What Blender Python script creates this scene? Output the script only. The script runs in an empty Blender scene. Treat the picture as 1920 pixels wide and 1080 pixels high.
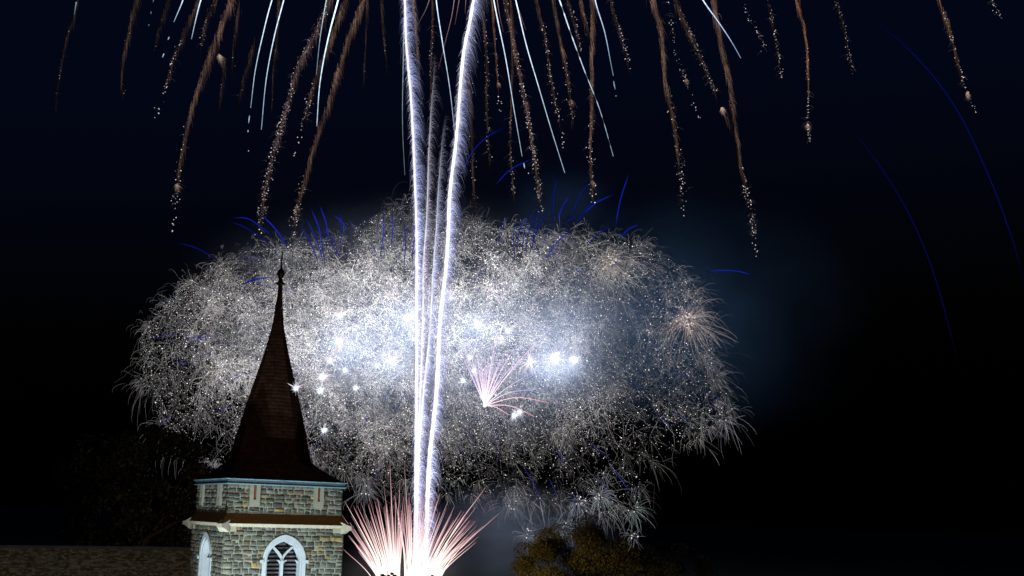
import bpy, bmesh, math, random
import numpy as np
from mathutils import Vector, Matrix

random.seed(7)
rng = np.random.default_rng(7)
scene = bpy.context.scene
COL = scene.collection

# ------------------------------------------------------------------ camera
FPX, PITCH, ROLL, SHIFT = 1972.5, 0.1281, 0.0287, 173.9
CAM = np.array([0.0, 0.0, 10.0])
_R0 = np.array([1, 0, 0.0]); FW = np.array([0, math.cos(PITCH), math.sin(PITCH)])
_U0 = np.array([0, -math.sin(PITCH), math.cos(PITCH)])
RT = math.cos(ROLL) * _R0 + math.sin(ROLL) * _U0
UP = -math.sin(ROLL) * _R0 + math.cos(ROLL) * _U0
cam_data = bpy.data.cameras.new("camera")
cam = bpy.data.objects.new("camera", cam_data)
COL.objects.link(cam)
cam_data.sensor_width = 36.0
cam_data.lens = FPX / 1920 * 36.0
cam_data.shift_y = SHIFT / 1920
cam_data.clip_start = 0.5
cam_data.clip_end = 8000
m = Matrix.Identity(4)
for i in range(3):
    m[i][0], m[i][1], m[i][2], m[i][3] = RT[i], UP[i], -FW[i], CAM[i]
cam.matrix_world = m
scene.camera = cam

# ------------------------------------------------------------------ night sky
world = bpy.data.worlds.new("World")
scene.world = world
world.use_nodes = True
nt = world.node_tree
nt.nodes.clear()
sky = nt.nodes.new("ShaderNodeTexSky")
sky.sky_type = 'NISHITA'
sky.sun_disc = False
sky.sun_elevation = math.radians(-4.0)
sky.sun_rotation = math.radians(200)
tint = nt.nodes.new("ShaderNodeMix"); tint.data_type = 'RGBA'; tint.blend_type = 'MULTIPLY'
tint.inputs[0].default_value = 1.0
tint.inputs[7].default_value = (0.36, 0.80, 2.7, 1)
bg = nt.nodes.new("ShaderNodeBackground")
bg.inputs["Strength"].default_value = 0.15
out = nt.nodes.new("ShaderNodeOutputWorld")
nt.links.new(sky.outputs[0], tint.inputs[6])
nt.links.new(tint.outputs[2], bg.inputs[0])
nt.links.new(bg.outputs[0], out.inputs[0])

# ------------------------------------------------------------------ exposure / renderer
vs = scene.view_settings
vs.view_transform = 'Standard'; vs.look = 'None'; vs.gamma = 1; vs.exposure = 0; vs.use_curve_mapping = False
cy = scene.cycles
cy.max_bounces = 4; cy.diffuse_bounces = 2; cy.glossy_bounces = 2; cy.volume_bounces = 0
cy.transparent_max_bounces = 8
cy.sample_clamp_indirect = 0.12
cy.sample_clamp_direct = 2.5
cy.use_denoising = True
cy.denoising_input_passes = 'RGB_ALBEDO_NORMAL'
cy.denoising_prefilter = 'NONE'
cy.use_adaptive_sampling = False
cy.volume_step_rate = 2.0
cy.volume_max_steps = 64

# ------------------------------------------------------------------ helpers
def tag(o, label=None, cat=None, group=None, kind=None):
    if label: o["label"] = label
    if cat: o["category"] = cat
    if group: o["group"] = group
    if kind: o["kind"] = kind
    return o

def empty(name, loc=(0, 0, 0), rotz=0.0):
    o = bpy.data.objects.new(name, None)
    COL.objects.link(o)
    o.location = Vector(loc); o.rotation_euler = (0, 0, rotz)
    o.empty_display_size = 0.2
    return o

def link_mesh(name, me, mat=None, parent=None):
    o = bpy.data.objects.new(name, me)
    COL.objects.link(o)
    if mat is not None:
        for mm in (mat if isinstance(mat, (list, tuple)) else [mat]):
            me.materials.append(mm)
    if parent is not None: o.parent = parent
    return o

def bm_obj(name, bm, mat, parent=None, smooth=False):
    me = bpy.data.meshes.new(name)
    bmesh.ops.recalc_face_normals(bm, faces=bm.faces)
    bm.to_mesh(me); bm.free()
    if smooth:
        me.polygons.foreach_set("use_smooth", [True] * len(me.polygons))
    return link_mesh(name, me, mat, parent)

def np_mesh(name, verts, quads=None, tris=None, color=None, attr="spark_color"):
    me = bpy.data.meshes.new(name)
    verts = np.asarray(verts, dtype=np.float32).reshape(-1, 3)
    q = np.zeros((0, 4), np.int32) if quads is None else np.asarray(quads, np.int32).reshape(-1, 4)
    t = np.zeros((0, 3), np.int32) if tris is None else np.asarray(tris, np.int32).reshape(-1, 3)
    me.vertices.add(len(verts)); me.vertices.foreach_set("co", verts.ravel())
    nl = len(q) * 4 + len(t) * 3
    me.loops.add(nl)
    me.loops.foreach_set("vertex_index", np.concatenate([q.ravel(), t.ravel()]).astype(np.int32))
    me.polygons.add(len(q) + len(t))
    starts = np.concatenate([np.arange(len(q)) * 4, len(q) * 4 + np.arange(len(t)) * 3]).astype(np.int32)
    me.polygons.foreach_set("loop_start", starts)
    if color is not None:
        a = me.attributes.new(attr, 'FLOAT_COLOR', 'POINT')
        c = np.ones((len(verts), 4), np.float32); c[:, :3] = color
        a.data.foreach_set("color", c.ravel())
    me.update(calc_edges=True)
    return me

def add_box(bm, c, s, rot=None):
    r = bmesh.ops.create_cube(bm, size=1.0)
    M = Matrix.Translation(Vector(c)) @ (rot.to_4x4() if rot else Matrix.Identity(4)) @ Matrix.Diagonal((*s, 1))
    bmesh.ops.transform(bm, matrix=M, verts=r['verts'])
    return r['verts']

def at(px, py, Y):
    """world point seen at photograph pixel (px, py) and standing Y metres away"""
    px = np.asarray(px, float); py = np.asarray(py, float); Y = np.asarray(Y, float)
    d = ((px - 960) / FPX)[..., None] * RT + ((540 + SHIFT - py) / FPX)[..., None] * UP + FW
    return CAM + d * (Y / d[..., 1])[..., None]

# ------------------------------------------------------------------ materials
def nodes_of(name):
    mt = bpy.data.materials.new(name); mt.use_nodes = True
    n = mt.node_tree
    return mt, n, n.nodes["Principled BSDF"]

def plain(name, col, rough=0.7, noise=0.25, scale=6.0, bump=0.0, metal=0.0):
    mt, n, b = nodes_of(name)
    tc = n.nodes.new("ShaderNodeTexCoord")
    nz = n.nodes.new("ShaderNodeTexNoise"); nz.inputs["Scale"].default_value = scale; nz.inputs["Detail"].default_value = 6
    n.links.new(tc.outputs["Object"], nz.inputs["Vector"])
    r = n.nodes.new("ShaderNodeValToRGB")
    r.color_ramp.elements[0].position = 0.3; r.color_ramp.elements[1].position = 0.7
    r.color_ramp.elements[0].color = (*[c * (1 - noise) for c in col], 1)
    r.color_ramp.elements[1].color = (*[min(1, c * (1 + noise)) for c in col], 1)
    n.links.new(nz.outputs["Fac"], r.inputs[0]); n.links.new(r.outputs[0], b.inputs["Base Color"])
    b.inputs["Roughness"].default_value = rough; b.inputs["Metallic"].default_value = metal
    if bump:
        bp = n.nodes.new("ShaderNodeBump"); bp.inputs["Strength"].default_value = bump; bp.inputs["Distance"].default_value = 0.02
        n.links.new(nz.outputs["Fac"], bp.inputs["Height"]); n.links.new(bp.outputs[0], b.inputs["Normal"])
    return mt

def tinted(name, attr, rough=0.85, scale=9.0, bump=0.4, lo=0.6, hi=1.3):
    """base colour from a per-piece attribute, broken up with noise"""
    mt, n, b = nodes_of(name)
    at_ = n.nodes.new("ShaderNodeAttribute"); at_.attribute_name = attr
    tc = n.nodes.new("ShaderNodeTexCoord")
    nz = n.nodes.new("ShaderNodeTexNoise"); nz.inputs["Scale"].default_value = scale; nz.inputs["Detail"].default_value = 8
    nz.inputs["Roughness"].default_value = 0.7
    n.links.new(tc.outputs["Object"], nz.inputs["Vector"])
    mr = n.nodes.new("ShaderNodeMapRange"); mr.inputs[1].default_value = 0.3; mr.inputs[2].default_value = 0.7
    mr.inputs[3].default_value = lo; mr.inputs[4].default_value = hi
    n.links.new(nz.outputs["Fac"], mr.inputs[0])
    mx = n.nodes.new("ShaderNodeVectorMath"); mx.operation = 'SCALE'
    n.links.new(at_.outputs["Color"], mx.inputs[0]); n.links.new(mr.outputs[0], mx.inputs["Scale"])
    n.links.new(mx.outputs[0], b.inputs["Base Color"])
    b.inputs["Roughness"].default_value = rough
    bp = n.nodes.new("ShaderNodeBump"); bp.inputs["Strength"].default_value = bump; bp.inputs["Distance"].default_value = 0.03
    n.links.new(nz.outputs["Fac"], bp.inputs["Height"]); n.links.new(bp.outputs[0], b.inputs["Normal"])
    return mt

def glow_mat(name, attr="spark_color", sampled=False):
    mt = bpy.data.materials.new(name); mt.use_nodes = True
    n = mt.node_tree; n.nodes.clear()
    a = n.nodes.new("ShaderNodeAttribute"); a.attribute_name = attr
    e = n.nodes.new("ShaderNodeEmission"); o = n.nodes.new("ShaderNodeOutputMaterial")
    n.links.new(a.outputs["Color"], e.inputs[0]); e.inputs[1].default_value = 1.0
    n.links.new(e.outputs[0], o.inputs[0])
    mt.cycles.emission_sampling = 'NONE'
    return mt

def lamp_mat(name, col, s):
    mt = bpy.data.materials.new(name); mt.use_nodes = True
    n = mt.node_tree; n.nodes.clear()
    e = n.nodes.new("ShaderNodeEmission"); o = n.nodes.new("ShaderNodeOutputMaterial")
    e.inputs[0].default_value = (*col, 1); e.inputs[1].default_value = s
    n.links.new(e.outputs[0], o.inputs[0]); mt.cycles.emission_sampling = 'NONE'
    return mt

M_stone = tinted("rubble_stone", "stone_color", 0.9, 7.0, 0.9, 0.55, 1.35)
M_shingle = tinted("wood_shingle", "stone_color", 0.95, 14.0, 0.5, 0.6, 1.3)
M_shingle.node_tree.nodes["Principled BSDF"].inputs["Specular IOR Level"].default_value = 0.05
M_leaf = tinted("leaf", "stone_color", 0.7, 3.0, 0.1, 0.6, 1.3)
M_paint = plain("pale_blue_paint", (0.60, 0.69, 0.82), 0.55, 0.08, 5)
M_cream = plain("cream_stone", (0.50, 0.48, 0.40), 0.8, 0.15, 8, 0.2)
M_slab = plain("pale_slab", (0.36, 0.37, 0.32), 0.85, 0.12, 7, 0.2)
M_blue = plain("blue_gutter_paint", (0.16, 0.38, 0.52), 0.5, 0.12, 3)
M_fascia = plain("slate_blue_board", (0.11, 0.14, 0.20), 0.6, 0.2, 4)
M_louvre = plain("dark_louvre", (0.10, 0.10, 0.13), 0.6, 0.25, 9)
M_dark = plain("dark_interior", (0.015, 0.014, 0.016), 0.9, 0.2, 5)
M_slot = plain("rust_red_slot", (0.22, 0.07, 0.04), 0.9, 0.2, 9)
M_tile = plain("brown_pent_tile", (0.25, 0.12, 0.03), 0.9, 0.3, 12, 0.3)
M_metal = plain("dark_iron", (0.025, 0.022, 0.022), 0.5, 0.2, 10, 0, 0.6)
M_trunk = plain("bark", (0.03, 0.022, 0.015), 0.95, 0.4, 12, 0.6)
M_grass = plain("night_grass", (0.03, 0.045, 0.015), 0.95, 0.5, 0.4, 0.5)
M_render = plain("nave_render", (0.22, 0.2, 0.16), 0.9, 0.2, 5, 0.3)
M_glow = glow_mat("burning_stars")

# ------------------------------------------------------------------ ground
bm = bmesh.new()
bmesh.ops.create_grid(bm, x_segments=40, y_segments=40, size=3000)
tag(bm_obj("ground", bm, M_grass), kind="structure")

# ------------------------------------------------------------------ church
TC = np.array([-9.76, 43.0, 0.0]); TA = 0.5353
church = empty("church", TC, TA)
tag(church, "floodlit stone church tower with dark pointed spire and a long shingled roof beside it", "church")
# local axes: x along the front face (to the right, receding), y going away; front face looks to -y, left face to -x

S_LOW, S_UP, S_EAVE = 4.72, 4.54, 4.77
Z_PENT, Z_ROOFTOP, Z_EAVB, Z_EAVT, Z_SP = 9.41, 9.83, 10.923, 11.125, 11.93

# pointed arch outline helper: springing z, half width, apex z
def arch_z(x, hw, zs, za):
    """height of a two-centred pointed arch at offset x from its axis"""
    h = za - zs
    R = (hw * hw + h * h) / (2 * hw)
    t = np.clip(R * R - (np.abs(x) + R - hw) ** 2, 0, None)
    return zs + np.sqrt(t)

def arch_pts(hw, zb, zs, za, n=14):
    xs = hw * np.cos(np.linspace(0, math.pi / 2, n))[:-1]
    right = [(hw, zb)] + [(x, float(arch_z(x, hw, zs, za))) for x in xs] + [(0, za)]
    return right + [(-x, z) for x, z in right[-2::-1]]

WIN_HW, WIN_ZB, WIN_ZS, WIN_ZA = 0.84, 6.1, 8.05, 9.02      # outer edge of the window frame

def rubble(name, half, z0, z1, window, parent, seed):
    """four walls of squared rubble: every stone a rough-faced block set in pale mortar"""
    r = np.random.default_rng(seed)
    V, Q, C = [], [], []
    def quad_patch(grid, col):
        a, b = grid.shape[:2]
        base = sum(len(v) for v in V)
        V.append(grid.reshape(-1, 3)); C.append(np.tile(col, (a * b, 1)))
        idx = np.arange(a * b).reshape(a, b) + base
        Q.append(np.stack([idx[:-1, :-1], idx[1:, :-1], idx[1:, 1:], idx[:-1, 1:]], -1).reshape(-1, 4))
    mortar = np.array([0.38, 0.40, 0.36])
    for k in range(4):
        ang = k * math.pi / 2
        ux = np.array([math.cos(ang), math.sin(ang), 0]); ny = np.array([math.sin(ang), -math.cos(ang), 0])
        def to3(x, z, d):
            return x[..., None] * ux + (half + d)[..., None] * ny + z[..., None] * np.array([0, 0, 1.0])
        # mortar bed with the window left open
        def bed(x0, x1, zlo, zhi):
            g = np.array([[x0, zlo[0]], [x1, zlo[1]]]), np.array([[x0, zhi[0]], [x1, zhi[1]]])
            gx = np.array([[g[0][0][0], g[1][0][0]], [g[0][1][0], g[1][1][0]]])
            gz = np.array([[g[0][0][1], g[1][0][1]], [g[0][1][1], g[1][1][1]]])
            quad_patch(to3(gx, gz, np.zeros_like(gx)), mortar)
        if window:
            hw = WIN_HW - 0.06
            bed(-half, -hw, (z0, z0), (z1, z1)); bed(hw, half, (z0, z0), (z1, z1))
            bed(-hw, hw, (z0, z0), (WIN_ZB, WIN_ZB))
            xs = np.linspace(-hw, hw, 25)
            zs = arch_z(xs, hw, WIN_ZS, WIN_ZA - 0.06)
            for i in range(24):
                bed(xs[i], xs[i + 1], (zs[i], zs[i + 1]), (z1, z1))
        else:
            bed(-half, half, (z0, z0), (z1, z1))
        # random squared-rubble layout: courses split into stones, some stones split again
        z = z0
        rects = []
        while z < z1 - 0.03:
            h = min(r.choice([0.12, 0.16, 0.2, 0.25]), z1 - z)
            if z1 - z - h < 0.08: h = z1 - z
            x = -half
            while x < half - 0.02:
                w = r.uniform(0.15, 0.46)
                if half - x - w < 0.14: w = half - x
                if h > 0.2 and r.random() < 0.42:
                    f = r.uniform(0.38, 0.62)
                    if w > 0.34 and r.random() < 0.5:
                        g = r.uniform(0.4, 0.6)
                        rects += [(x, z, w * g, h * f), (x + w * g, z, w * (1 - g), h * f), (x, z + h * f, w, h * (1 - f))]
                    else:
                        rects += [(x, z, w, h * f), (x, z + h * f, w, h * (1 - f))]
                else:
                    rects.append((x, z, w, h))
                x += w
            z += h
        for (x, zb, w, h) in rects:
            j = 0.0125
            x0, x1_, zb0, zb1 = x + j, x + w - j, zb + j * 0.8, zb + h - j * 0.8
            if x < -half + 0.01: x0 = -half - 0.03
            if x + w > half - 0.01: x1_ = half + 0.03
            nx, nz = 7, 6
            gx, gz = np.meshgrid(np.linspace(x0, x1_, nx), np.linspace(zb0, zb1, nz), indexing='ij')
            inner = np.zeros((nx, nz)); inner[1:-1, 1:-1] = 1
            gx = gx + r.normal(0, 0.004, gx.shape) ; gz = gz + r.normal(0, 0.004, gz.shape)
            d = np.where(inner > 0, r.uniform(0.010, 0.030) + r.normal(0, 0.006, gx.shape)
                         + 0.02 * r.normal() * (gz - gz.mean()) / h + 0.02 * r.normal() * (gx - gx.mean()) / w, -0.012)
            # pull the ring next to the edge outward so the arris is crisp
            gx[1, :] = gx[0, :] + 0.012; gx[-2, :] = gx[-1, :] - 0.012
            gz[:, 1] = gz[:, 0] + 0.010; gz[:, -2] = gz[:, -1] - 0.010
            if window and x1_ > -WIN_HW and x0 < WIN_HW and zb0 < WIN_ZA and zb1 > WIN_ZB:
                # keep the stones out of the window: push their corners to the arch edge
                lim = WIN_HW - 0.05
                top = arch_z(gx, lim, WIN_ZS, WIN_ZA - 0.05)
                ins = (np.abs(gx) < lim) & (gz < top) & (gz > WIN_ZB)
                if ins.all(): continue
                if ins.any():
                    below = gz < WIN_ZS
                    half_here = np.where(below, lim, 0)
                    # above the springing find the half width at that height
                    hh = WIN_ZA - 0.05 - WIN_ZS; R = (lim * lim + hh * hh) / (2 * lim)
                    wz = np.sqrt(np.clip(R * R - (gz - WIN_ZS) ** 2, 0, None)) - (R - lim)
                    half_here = np.where(below, lim, np.clip(wz, 0, lim))
                    sgn = np.sign(x + w / 2)
                    gx = np.where(ins, sgn * half_here, gx)
            u = r.random()
            if u < 0.035: col = np.array([0.36, 0.27, 0.11])
            elif u < 0.10: col = np.array([0.27, 0.215, 0.13])
            elif u < 0.17: col = np.array([0.19, 0.145, 0.12])
            else: col = np.array([0.135, 0.142, 0.130]) * r.uniform(0.5, 1.6) * np.array([1, 1, r.uniform(0.85, 1.1)])
            quad_patch(to3(gx, gz, d), col * r.uniform(0.85, 1.15))
    me = np_mesh(name, np.concatenate(V), np.concatenate(Q), color=np.concatenate(C), attr="stone_color")
    return link_mesh(name, me, M_stone, parent)

rubble("tower_wall", S_LOW / 2, 0.0, Z_PENT + 0.02, True, church, 3)
rubble("belfry_wall", S_UP / 2, Z_PENT + 0.2, Z_EAVB + 0.05, False, church, 5)

def ring_frustum(bm, h0, z0, h1, z1):
    a = [bm.verts.new((sx * h0, sy * h0, z0)) for sx, sy in ((-1, -1), (1, -1), (1, 1), (-1, 1))]
    b = [bm.verts.new((sx * h1, sy * h1, z1)) for sx, sy in ((-1, -1), (1, -1), (1, 1), (-1, 1))]
    for i in range(4):
        bm.faces.new((a[i], a[(i + 1) % 4], b[(i + 1) % 4], b[i]))

# pent roof between the stages: stepped courses of tiles
bm = bmesh.new()
n_c = 5
for i in range(n_c):
    t0, t1 = i / n_c, (i + 1) / n_c
    ho = 2.36 + 0.17; hi = S_UP / 2 - 0.03
    h0 = ho + (hi - ho) * t0 + 0.012; h1 = ho + (hi - ho) * t1
    z0_ = Z_PENT + 0.035 + (Z_ROOFTOP - Z_PENT) * t0; z1_ = Z_PENT + 0.035 + (Z_ROOFTOP - Z_PENT) * t1
    ring_frustum(bm, h0 - 0.014, z0_ - 0.004, h0, z0_)
    ring_frustum(bm, h0, z0_, h1 - 0.002, z1_)
bm_obj("pent_roof", bm, M_tile, church)
# cream eaves board below it
bm = bmesh.new()
ring_frustum(bm, 2.37, Z_PENT - 0.10, 2.47, Z_PENT - 0.06)
ring_frustum(bm, 2.47, Z_PENT - 0.06, 2.53, Z_PENT + 0.03)
ring_frustum(bm, 2.53, Z_PENT + 0.03, 2.36, Z_PENT + 0.033)
bm_obj("eaves_board", bm, M_cream, church)

# corner kneelers: carved corbels that carry the pent roof past the corners
def kneeler(cx, cy):
    bm = bmesh.new()
    d = Vector((cx, cy, 0)).normalized(); s = Vector((-d.y, d.x, 0))
    c0 = Vector((cx * 2.30, cy * 2.30, 0))
    prof_top = [(0.0, 0.17), (0.10, 0.13), (0.22, 0.07), (0.34, 0.03), (0.43, 0.015)]
    prof_bot = [(0.0, -0.30), (0.10, -0.26), (0.20, -0.18), (0.31, -0.13), (0.43, -0.115)]
    wid = [0.20, 0.19, 0.16, 0.13, 0.11]
    rings = []
    for (r1, t), (_, b), w in zip(prof_top, prof_bot, wid):
        p = c0 + d * (r1 + 0.06)
        rings.append([bm.verts.new(p + s * w + Vector((0, 0, Z_PENT + b))), bm.verts.new(p - s * w + Vector((0, 0, Z_PENT + b))),
                      bm.verts.new(p - s * w + Vector((0, 0, Z_PENT + t))), bm.verts.new(p + s * w + Vector((0, 0, Z_PENT + t)))])
    for a, b in zip(rings[:-1], rings[1:]):
        for i in range(4):
            bm.faces.new((a[i], a[(i + 1) % 4], b[(i + 1) % 4], b[i]))
    bm.faces.new(rings[0]); bm.faces.new(rings[-1])
    # the squared springer stones on both walls
    add_box(bm, (cx * (2.36 - 0.215), cy * 2.385, Z_PENT - 0.17), (0.43, 0.09, 0.21))
    add_box(bm, (cx * 2.385, cy * (2.36 - 0.26), Z_PENT - 0.17), (0.09, 0.36, 0.21))
    return bm_obj("kneeler", bm, M_cream, church)
for cx, cy in ((-1, -1), (1, -1), (1, 1), (-1, 1)):
    kneeler(cx, cy)

# eaves of the spire roof: slate-blue fascia between two blue gutter lines
bm = bmesh.new(); h = S_EAVE / 2
ring_frustum(bm, S_UP / 2 - 0.02, Z_EAVB - 0.012, h - 0.03, Z_EAVB - 0.012)
ring_frustum(bm, h - 0.03, Z_EAVB - 0.012, h - 0.03, Z_EAVT + 0.0)
fas = bm_obj("fascia", bm, M_fascia, church)
for z, e in ((Z_EAVB + 0.01, 0.0), (Z_EAVT - 0.01, 0.03)):
    bm = bmesh.new(); q = h + e
    prev = None
    for zz, hh in ((z - 0.026, q - 0.028), (z - 0.02, q), (z + 0.010, q + 0.010), (z + 0.015, q - 0.028)):
        if prev: ring_frustum(bm, prev[1], prev[0], hh, zz)
        prev = (zz, hh)
    bm_obj("gutter_moulding", bm, M_blue, fas)

# louvred pointed windows, one on every face
def flat_ring(bm, outer, inner, y0, y1):
    """solid band between two outlines (x, z) of equal length, from depth y0 to y1"""
    vo0 = [bm.verts.new((x, y0, z)) for x, z in outer]; vi0 = [bm.verts.new((x, y0, z)) for x, z in inner]
    vo1 = [bm.verts.new((x, y1, z)) for x, z in outer]; vi1 = [bm.verts.new((x, y1, z)) for x, z in inner]
    for i in range(len(outer) - 1):
        bm.faces.new((vo0[i], vo0[i + 1], vi0[i + 1], vi0[i]))
        bm.faces.new((vi0[i], vi0[i + 1], vi1[i + 1], vi1[i]))
        bm.faces.new((vo1[i], vi1[i], vi1[i + 1], vo1[i + 1]))
        bm.faces.new((vo0[i], vo1[i], vo1[i + 1], vo0[i + 1]))

def bar_path(bm, pts, w, y0, y1):
    """a flat moulding of width w following a polyline in the window plane"""
    P_ = [Vector((x, 0, z)) for x, z in pts]
    A, B = [], []
    for i, p in enumerate(P_):
        t = (P_[min(i + 1, len(P_) - 1)] - P_[max(i - 1, 0)]).normalized()
        n_ = Vector((-t.z, 0, t.x)) * w / 2
        A.append(p + n_); B.append(p - n_)
    flat_ring(bm, [(v.x, v.z) for v in A], [(v.x, v.z) for v in B], y0, y1)

def window(k):
    w = empty("belfry_window", (0, 0, 0), k * math.pi / 2)
    w.parent = church
    F = -S_LOW / 2
    bm = bmesh.new()
    flat_ring(bm, arch_pts(WIN_HW + 0.02, WIN_ZB - 0.02, WIN_ZS, WIN_ZA + 0.03), arch_pts(WIN_HW - 0.13, WIN_ZB, WIN_ZS, WIN_ZA - 0.17), F - 0.055, F + 0.02)
    flat_ring(bm, arch_pts(WIN_HW - 0.132, WIN_ZB, WIN_ZS, WIN_ZA - 0.172), arch_pts(WIN_HW - 0.19, WIN_ZB, WIN_ZS, WIN_ZA - 0.24), F + 0.012, F + 0.44)
    # label stops where the hood mould ends
    for sx in (-1, 1):
        add_box(bm, (sx * (WIN_HW + 0.05), F - 0.05, WIN_ZS - 0.02), (0.12, 0.11, 0.13))
    add_box(bm, (0, F - 0.02, WIN_ZB - 0.09), (2 * WIN_HW + 0.3, 0.2, 0.16))
    bm_obj("frame", bm, M_paint, w)
    # Y tracery with cusps
    bm = bmesh.new()
    iw = WIN_HW - 0.19; ia = WIN_ZA - 0.24
    y0, y1 = F + 0.20, F + 0.34
    bar_path(bm, [(0, WIN_ZB), (0, WIN_ZS + 0.02)], 0.11, y0, y1)
    for sx in (-1, 1):
        pts = []
        for t in np.linspace(0, 1, 8):
            x = sx * (0.0 + 0.40 * (t ** 1.5)); z = WIN_ZS + 0.02 + (0.50) * (t ** 0.92)
            pts.append((x, z))
        bar_path(bm, pts, 0.085, y0 + 0.005, y1 - 0.005)
        for x0_, dirx in ((sx * iw, -sx), (sx * 0.055, sx)):
            pts = [(x0_, WIN_ZS - 0.10), (x0_ + dirx * 0.05, WIN_ZS - 0.015), (x0_ + dirx * 0.13, WIN_ZS + 0.01)]
            bar_path(bm, pts, 0.045, y0 + 0.01, y1 - 0.01)
    bm_obj("tracery", bm, M_paint, w)
    bm = bmesh.new()
    z = WIN_ZB + 0.08
    rot = Matrix.Rotation(math.radians(-38), 3, 'X')
    while z < WIN_ZA - 0.3:
        hw = iw if z < WIN_ZS else max(0.1, iw * (1 - ((z - WIN_ZS) / (ia - WIN_ZS)) ** 1.6))
        add_box(bm, (0, F + 0.42, z), (2 * hw, 0.16, 0.022), rot)
        z += 0.155
    bm_obj("louvre", bm, M_louvre, w)
    bm = bmesh.new()
    add_box(bm, (0, F + 0.53, (WIN_ZB + WIN_ZA) / 2), (2 * iw + 0.3, 0.04, WIN_ZA - WIN_ZB))
    bm_obj("backing", bm, M_dark, w)
for k in range(4): window(k)

# pale slit panels in the upper stage, two to a face
for k in range(4):
    for sx in (-1.28, 1.28):
        p = empty("slit_panel", (0, 0, 0), k * math.pi / 2); p.parent = church
        bm = bmesh.new(); F = -S_UP / 2
        zb, zt = Z_EAVB - 0.84, Z_EAVB - 0.005
        # stone slab around a real slot
        y = F - 0.035
        for x0_, x1_, a, b in ((-0.20, -0.05, zb, zt), (0.05, 0.20, zb, zt), (-0.05, 0.05, zb, zb + 0.27)):
            add_box(bm, (sx + (x0_ + x1_) / 2, y, (a + b) / 2), (x1_ - x0_ - 0.001, 0.16, b - a))
        bm_obj("slab", bm, M_slab, p)
        bm = bmesh.new()
        add_box(bm, (sx, F - 0.045, (zb + 0.27 + zt) / 2), (0.099, 0.06, zt - zb - 0.27))
        bm_obj("slot", bm, M_slot, p)

# spire: splayed skirt, then a bell-cast octagon, laid in shingle courses
def shingle_rings(name, prof, corners, mat, parent, seed, per=0.16):
    """prof: list of (z, function or ring of xy corner points) interpolated course by course"""
    r = np.random.default_rng(seed)
    V, Q, C = [], [], []
    nv = 0
    for (z0_, A), (z1_, B) in zip(prof[:-1], prof[1:]):
        n_ = len(A)
        for i in range(n_):
            a0, a1 = A[i], A[(i + 1) % n_]; b0, b1 = B[i], B[(i + 1) % n_]
            L = np.linalg.norm(a1 - a0)
            cnt = max(1, int(L / per))
            cuts = np.linspace(0, 1, cnt + 1)
            if cnt > 2: cuts[1:-1] += r.uniform(-0.25, 0.25, cnt - 1) / cnt
            mid = (a0 + a1) / 2; on = mid / (np.linalg.norm(mid) + 1e-6)
            for t0, t1 in zip(cuts[:-1], cuts[1:]):
                lift = r.uniform(0.008, 0.028)
                p = [a0 + (a1 - a0) * t0 + on * lift, a0 + (a1 - a0) * t1 + on * lift, b0 + (b1 - b0) * t1, b0 + (b1 - b0) * t0]
                dz = r.uniform(-0.015, 0.01)
                q = [a0 + (a1 - a0) * t0, a0 + (a1 - a0) * t1]
                V += [(*p[0], z0_ + dz), (*p[1], z0_ + dz), (*p[2], z1_ + 0.01), (*p[3], z1_ + 0.01), (*q[0], z0_ + dz), (*q[1], z0_ + dz)]
                Q += [(nv, nv + 1, nv + 2, nv + 3), (nv + 4, nv + 5, nv + 1, nv)]
                c = np.array([0.026, 0.0115, 0.0080]) * r.uniform(0.7, 1.3)
                C += [c] * 6; nv += 6
    me = np_mesh(name, np.array(V), np.array(Q), color=np.array(C), attr="stone_color")
    return link_mesh(name, me, mat, parent)

def octo(r):
    return np.array([(r * math.cos(a), r * math.sin(a)) for a in (math.pi / 8 + i * math.pi / 4 for i in range(8))])
def sq8(h):   # square described with eight points, matched to the octagon's corners
    k = 0.42 * h
    return np.array([(h, k), (k, h), (-k, h), (-h, k), (-h, -k), (-k, -h), (k, -h), (h, -k)], float)
def sqfull(h):
    return np.array([(h, h * .999), (h * .999, h), (-h * .999, h), (-h, h * .999), (-h, -h * .999), (-h * .999, -h), (h * .999, -h), (h, -h * .999)], float)
prof = []
R_SP = 1.64
for t in np.linspace(0, 1, 9):
    z = Z_EAVT - 0.01 + (Z_SP - Z_EAVT + 0.01) * (t ** 1.25)
    prof.append((z, sqfull(S_EAVE / 2 + 0.02) * (1 - t) + octo(R_SP) * t))
shingle_rings("roof_skirt", prof, 8, M_shingle, church, 11)
zz = np.array([0, 1.2, 2.4, 4.09, 5.0, 5.68, 6.98, 7.36]); rr = np.array([1.64, 1.36, 1.06, 0.585, 0.36, 0.215, 0.085, 0.075])
prof = []
for z in np.linspace(0, 7.36, 50):
    prof.append((Z_SP + z, octo(float(np.interp(z, zz, rr)))))
spire = shingle_rings("spire", prof, 8, M_shingle, church, 12)
bm = bmesh.new()
lath = [(0.0, 0.075), (0.03, 0.15), (0.06, 0.20), (0.12, 0.16), (0.18, 0.085), (0.30, 0.075), (0.36, 0.11), (0.44, 0.15), (0.53, 0.165),
        (0.62, 0.13), (0.70, 0.06), (0.78, 0.035), (1.1, 0.028), (1.14, 0.045), (1.18, 0.028), (1.45, 0.02), (1.5, 0.002)]
prev = None
for z, r_ in lath:
    ring = [bm.verts.new((r_ * math.cos(a), r_ * math.sin(a), Z_SP + 7.33 + z)) for a in np.linspace(0, 2 * math.pi, 17)[:-1]]
    if prev:
        for i in range(16): bm.faces.new((prev[i], prev[(i + 1) % 16], ring[(i + 1) % 16], ring[i]))
    prev = ring
bm_obj("finial", bm, M_metal, spire, True)

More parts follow.
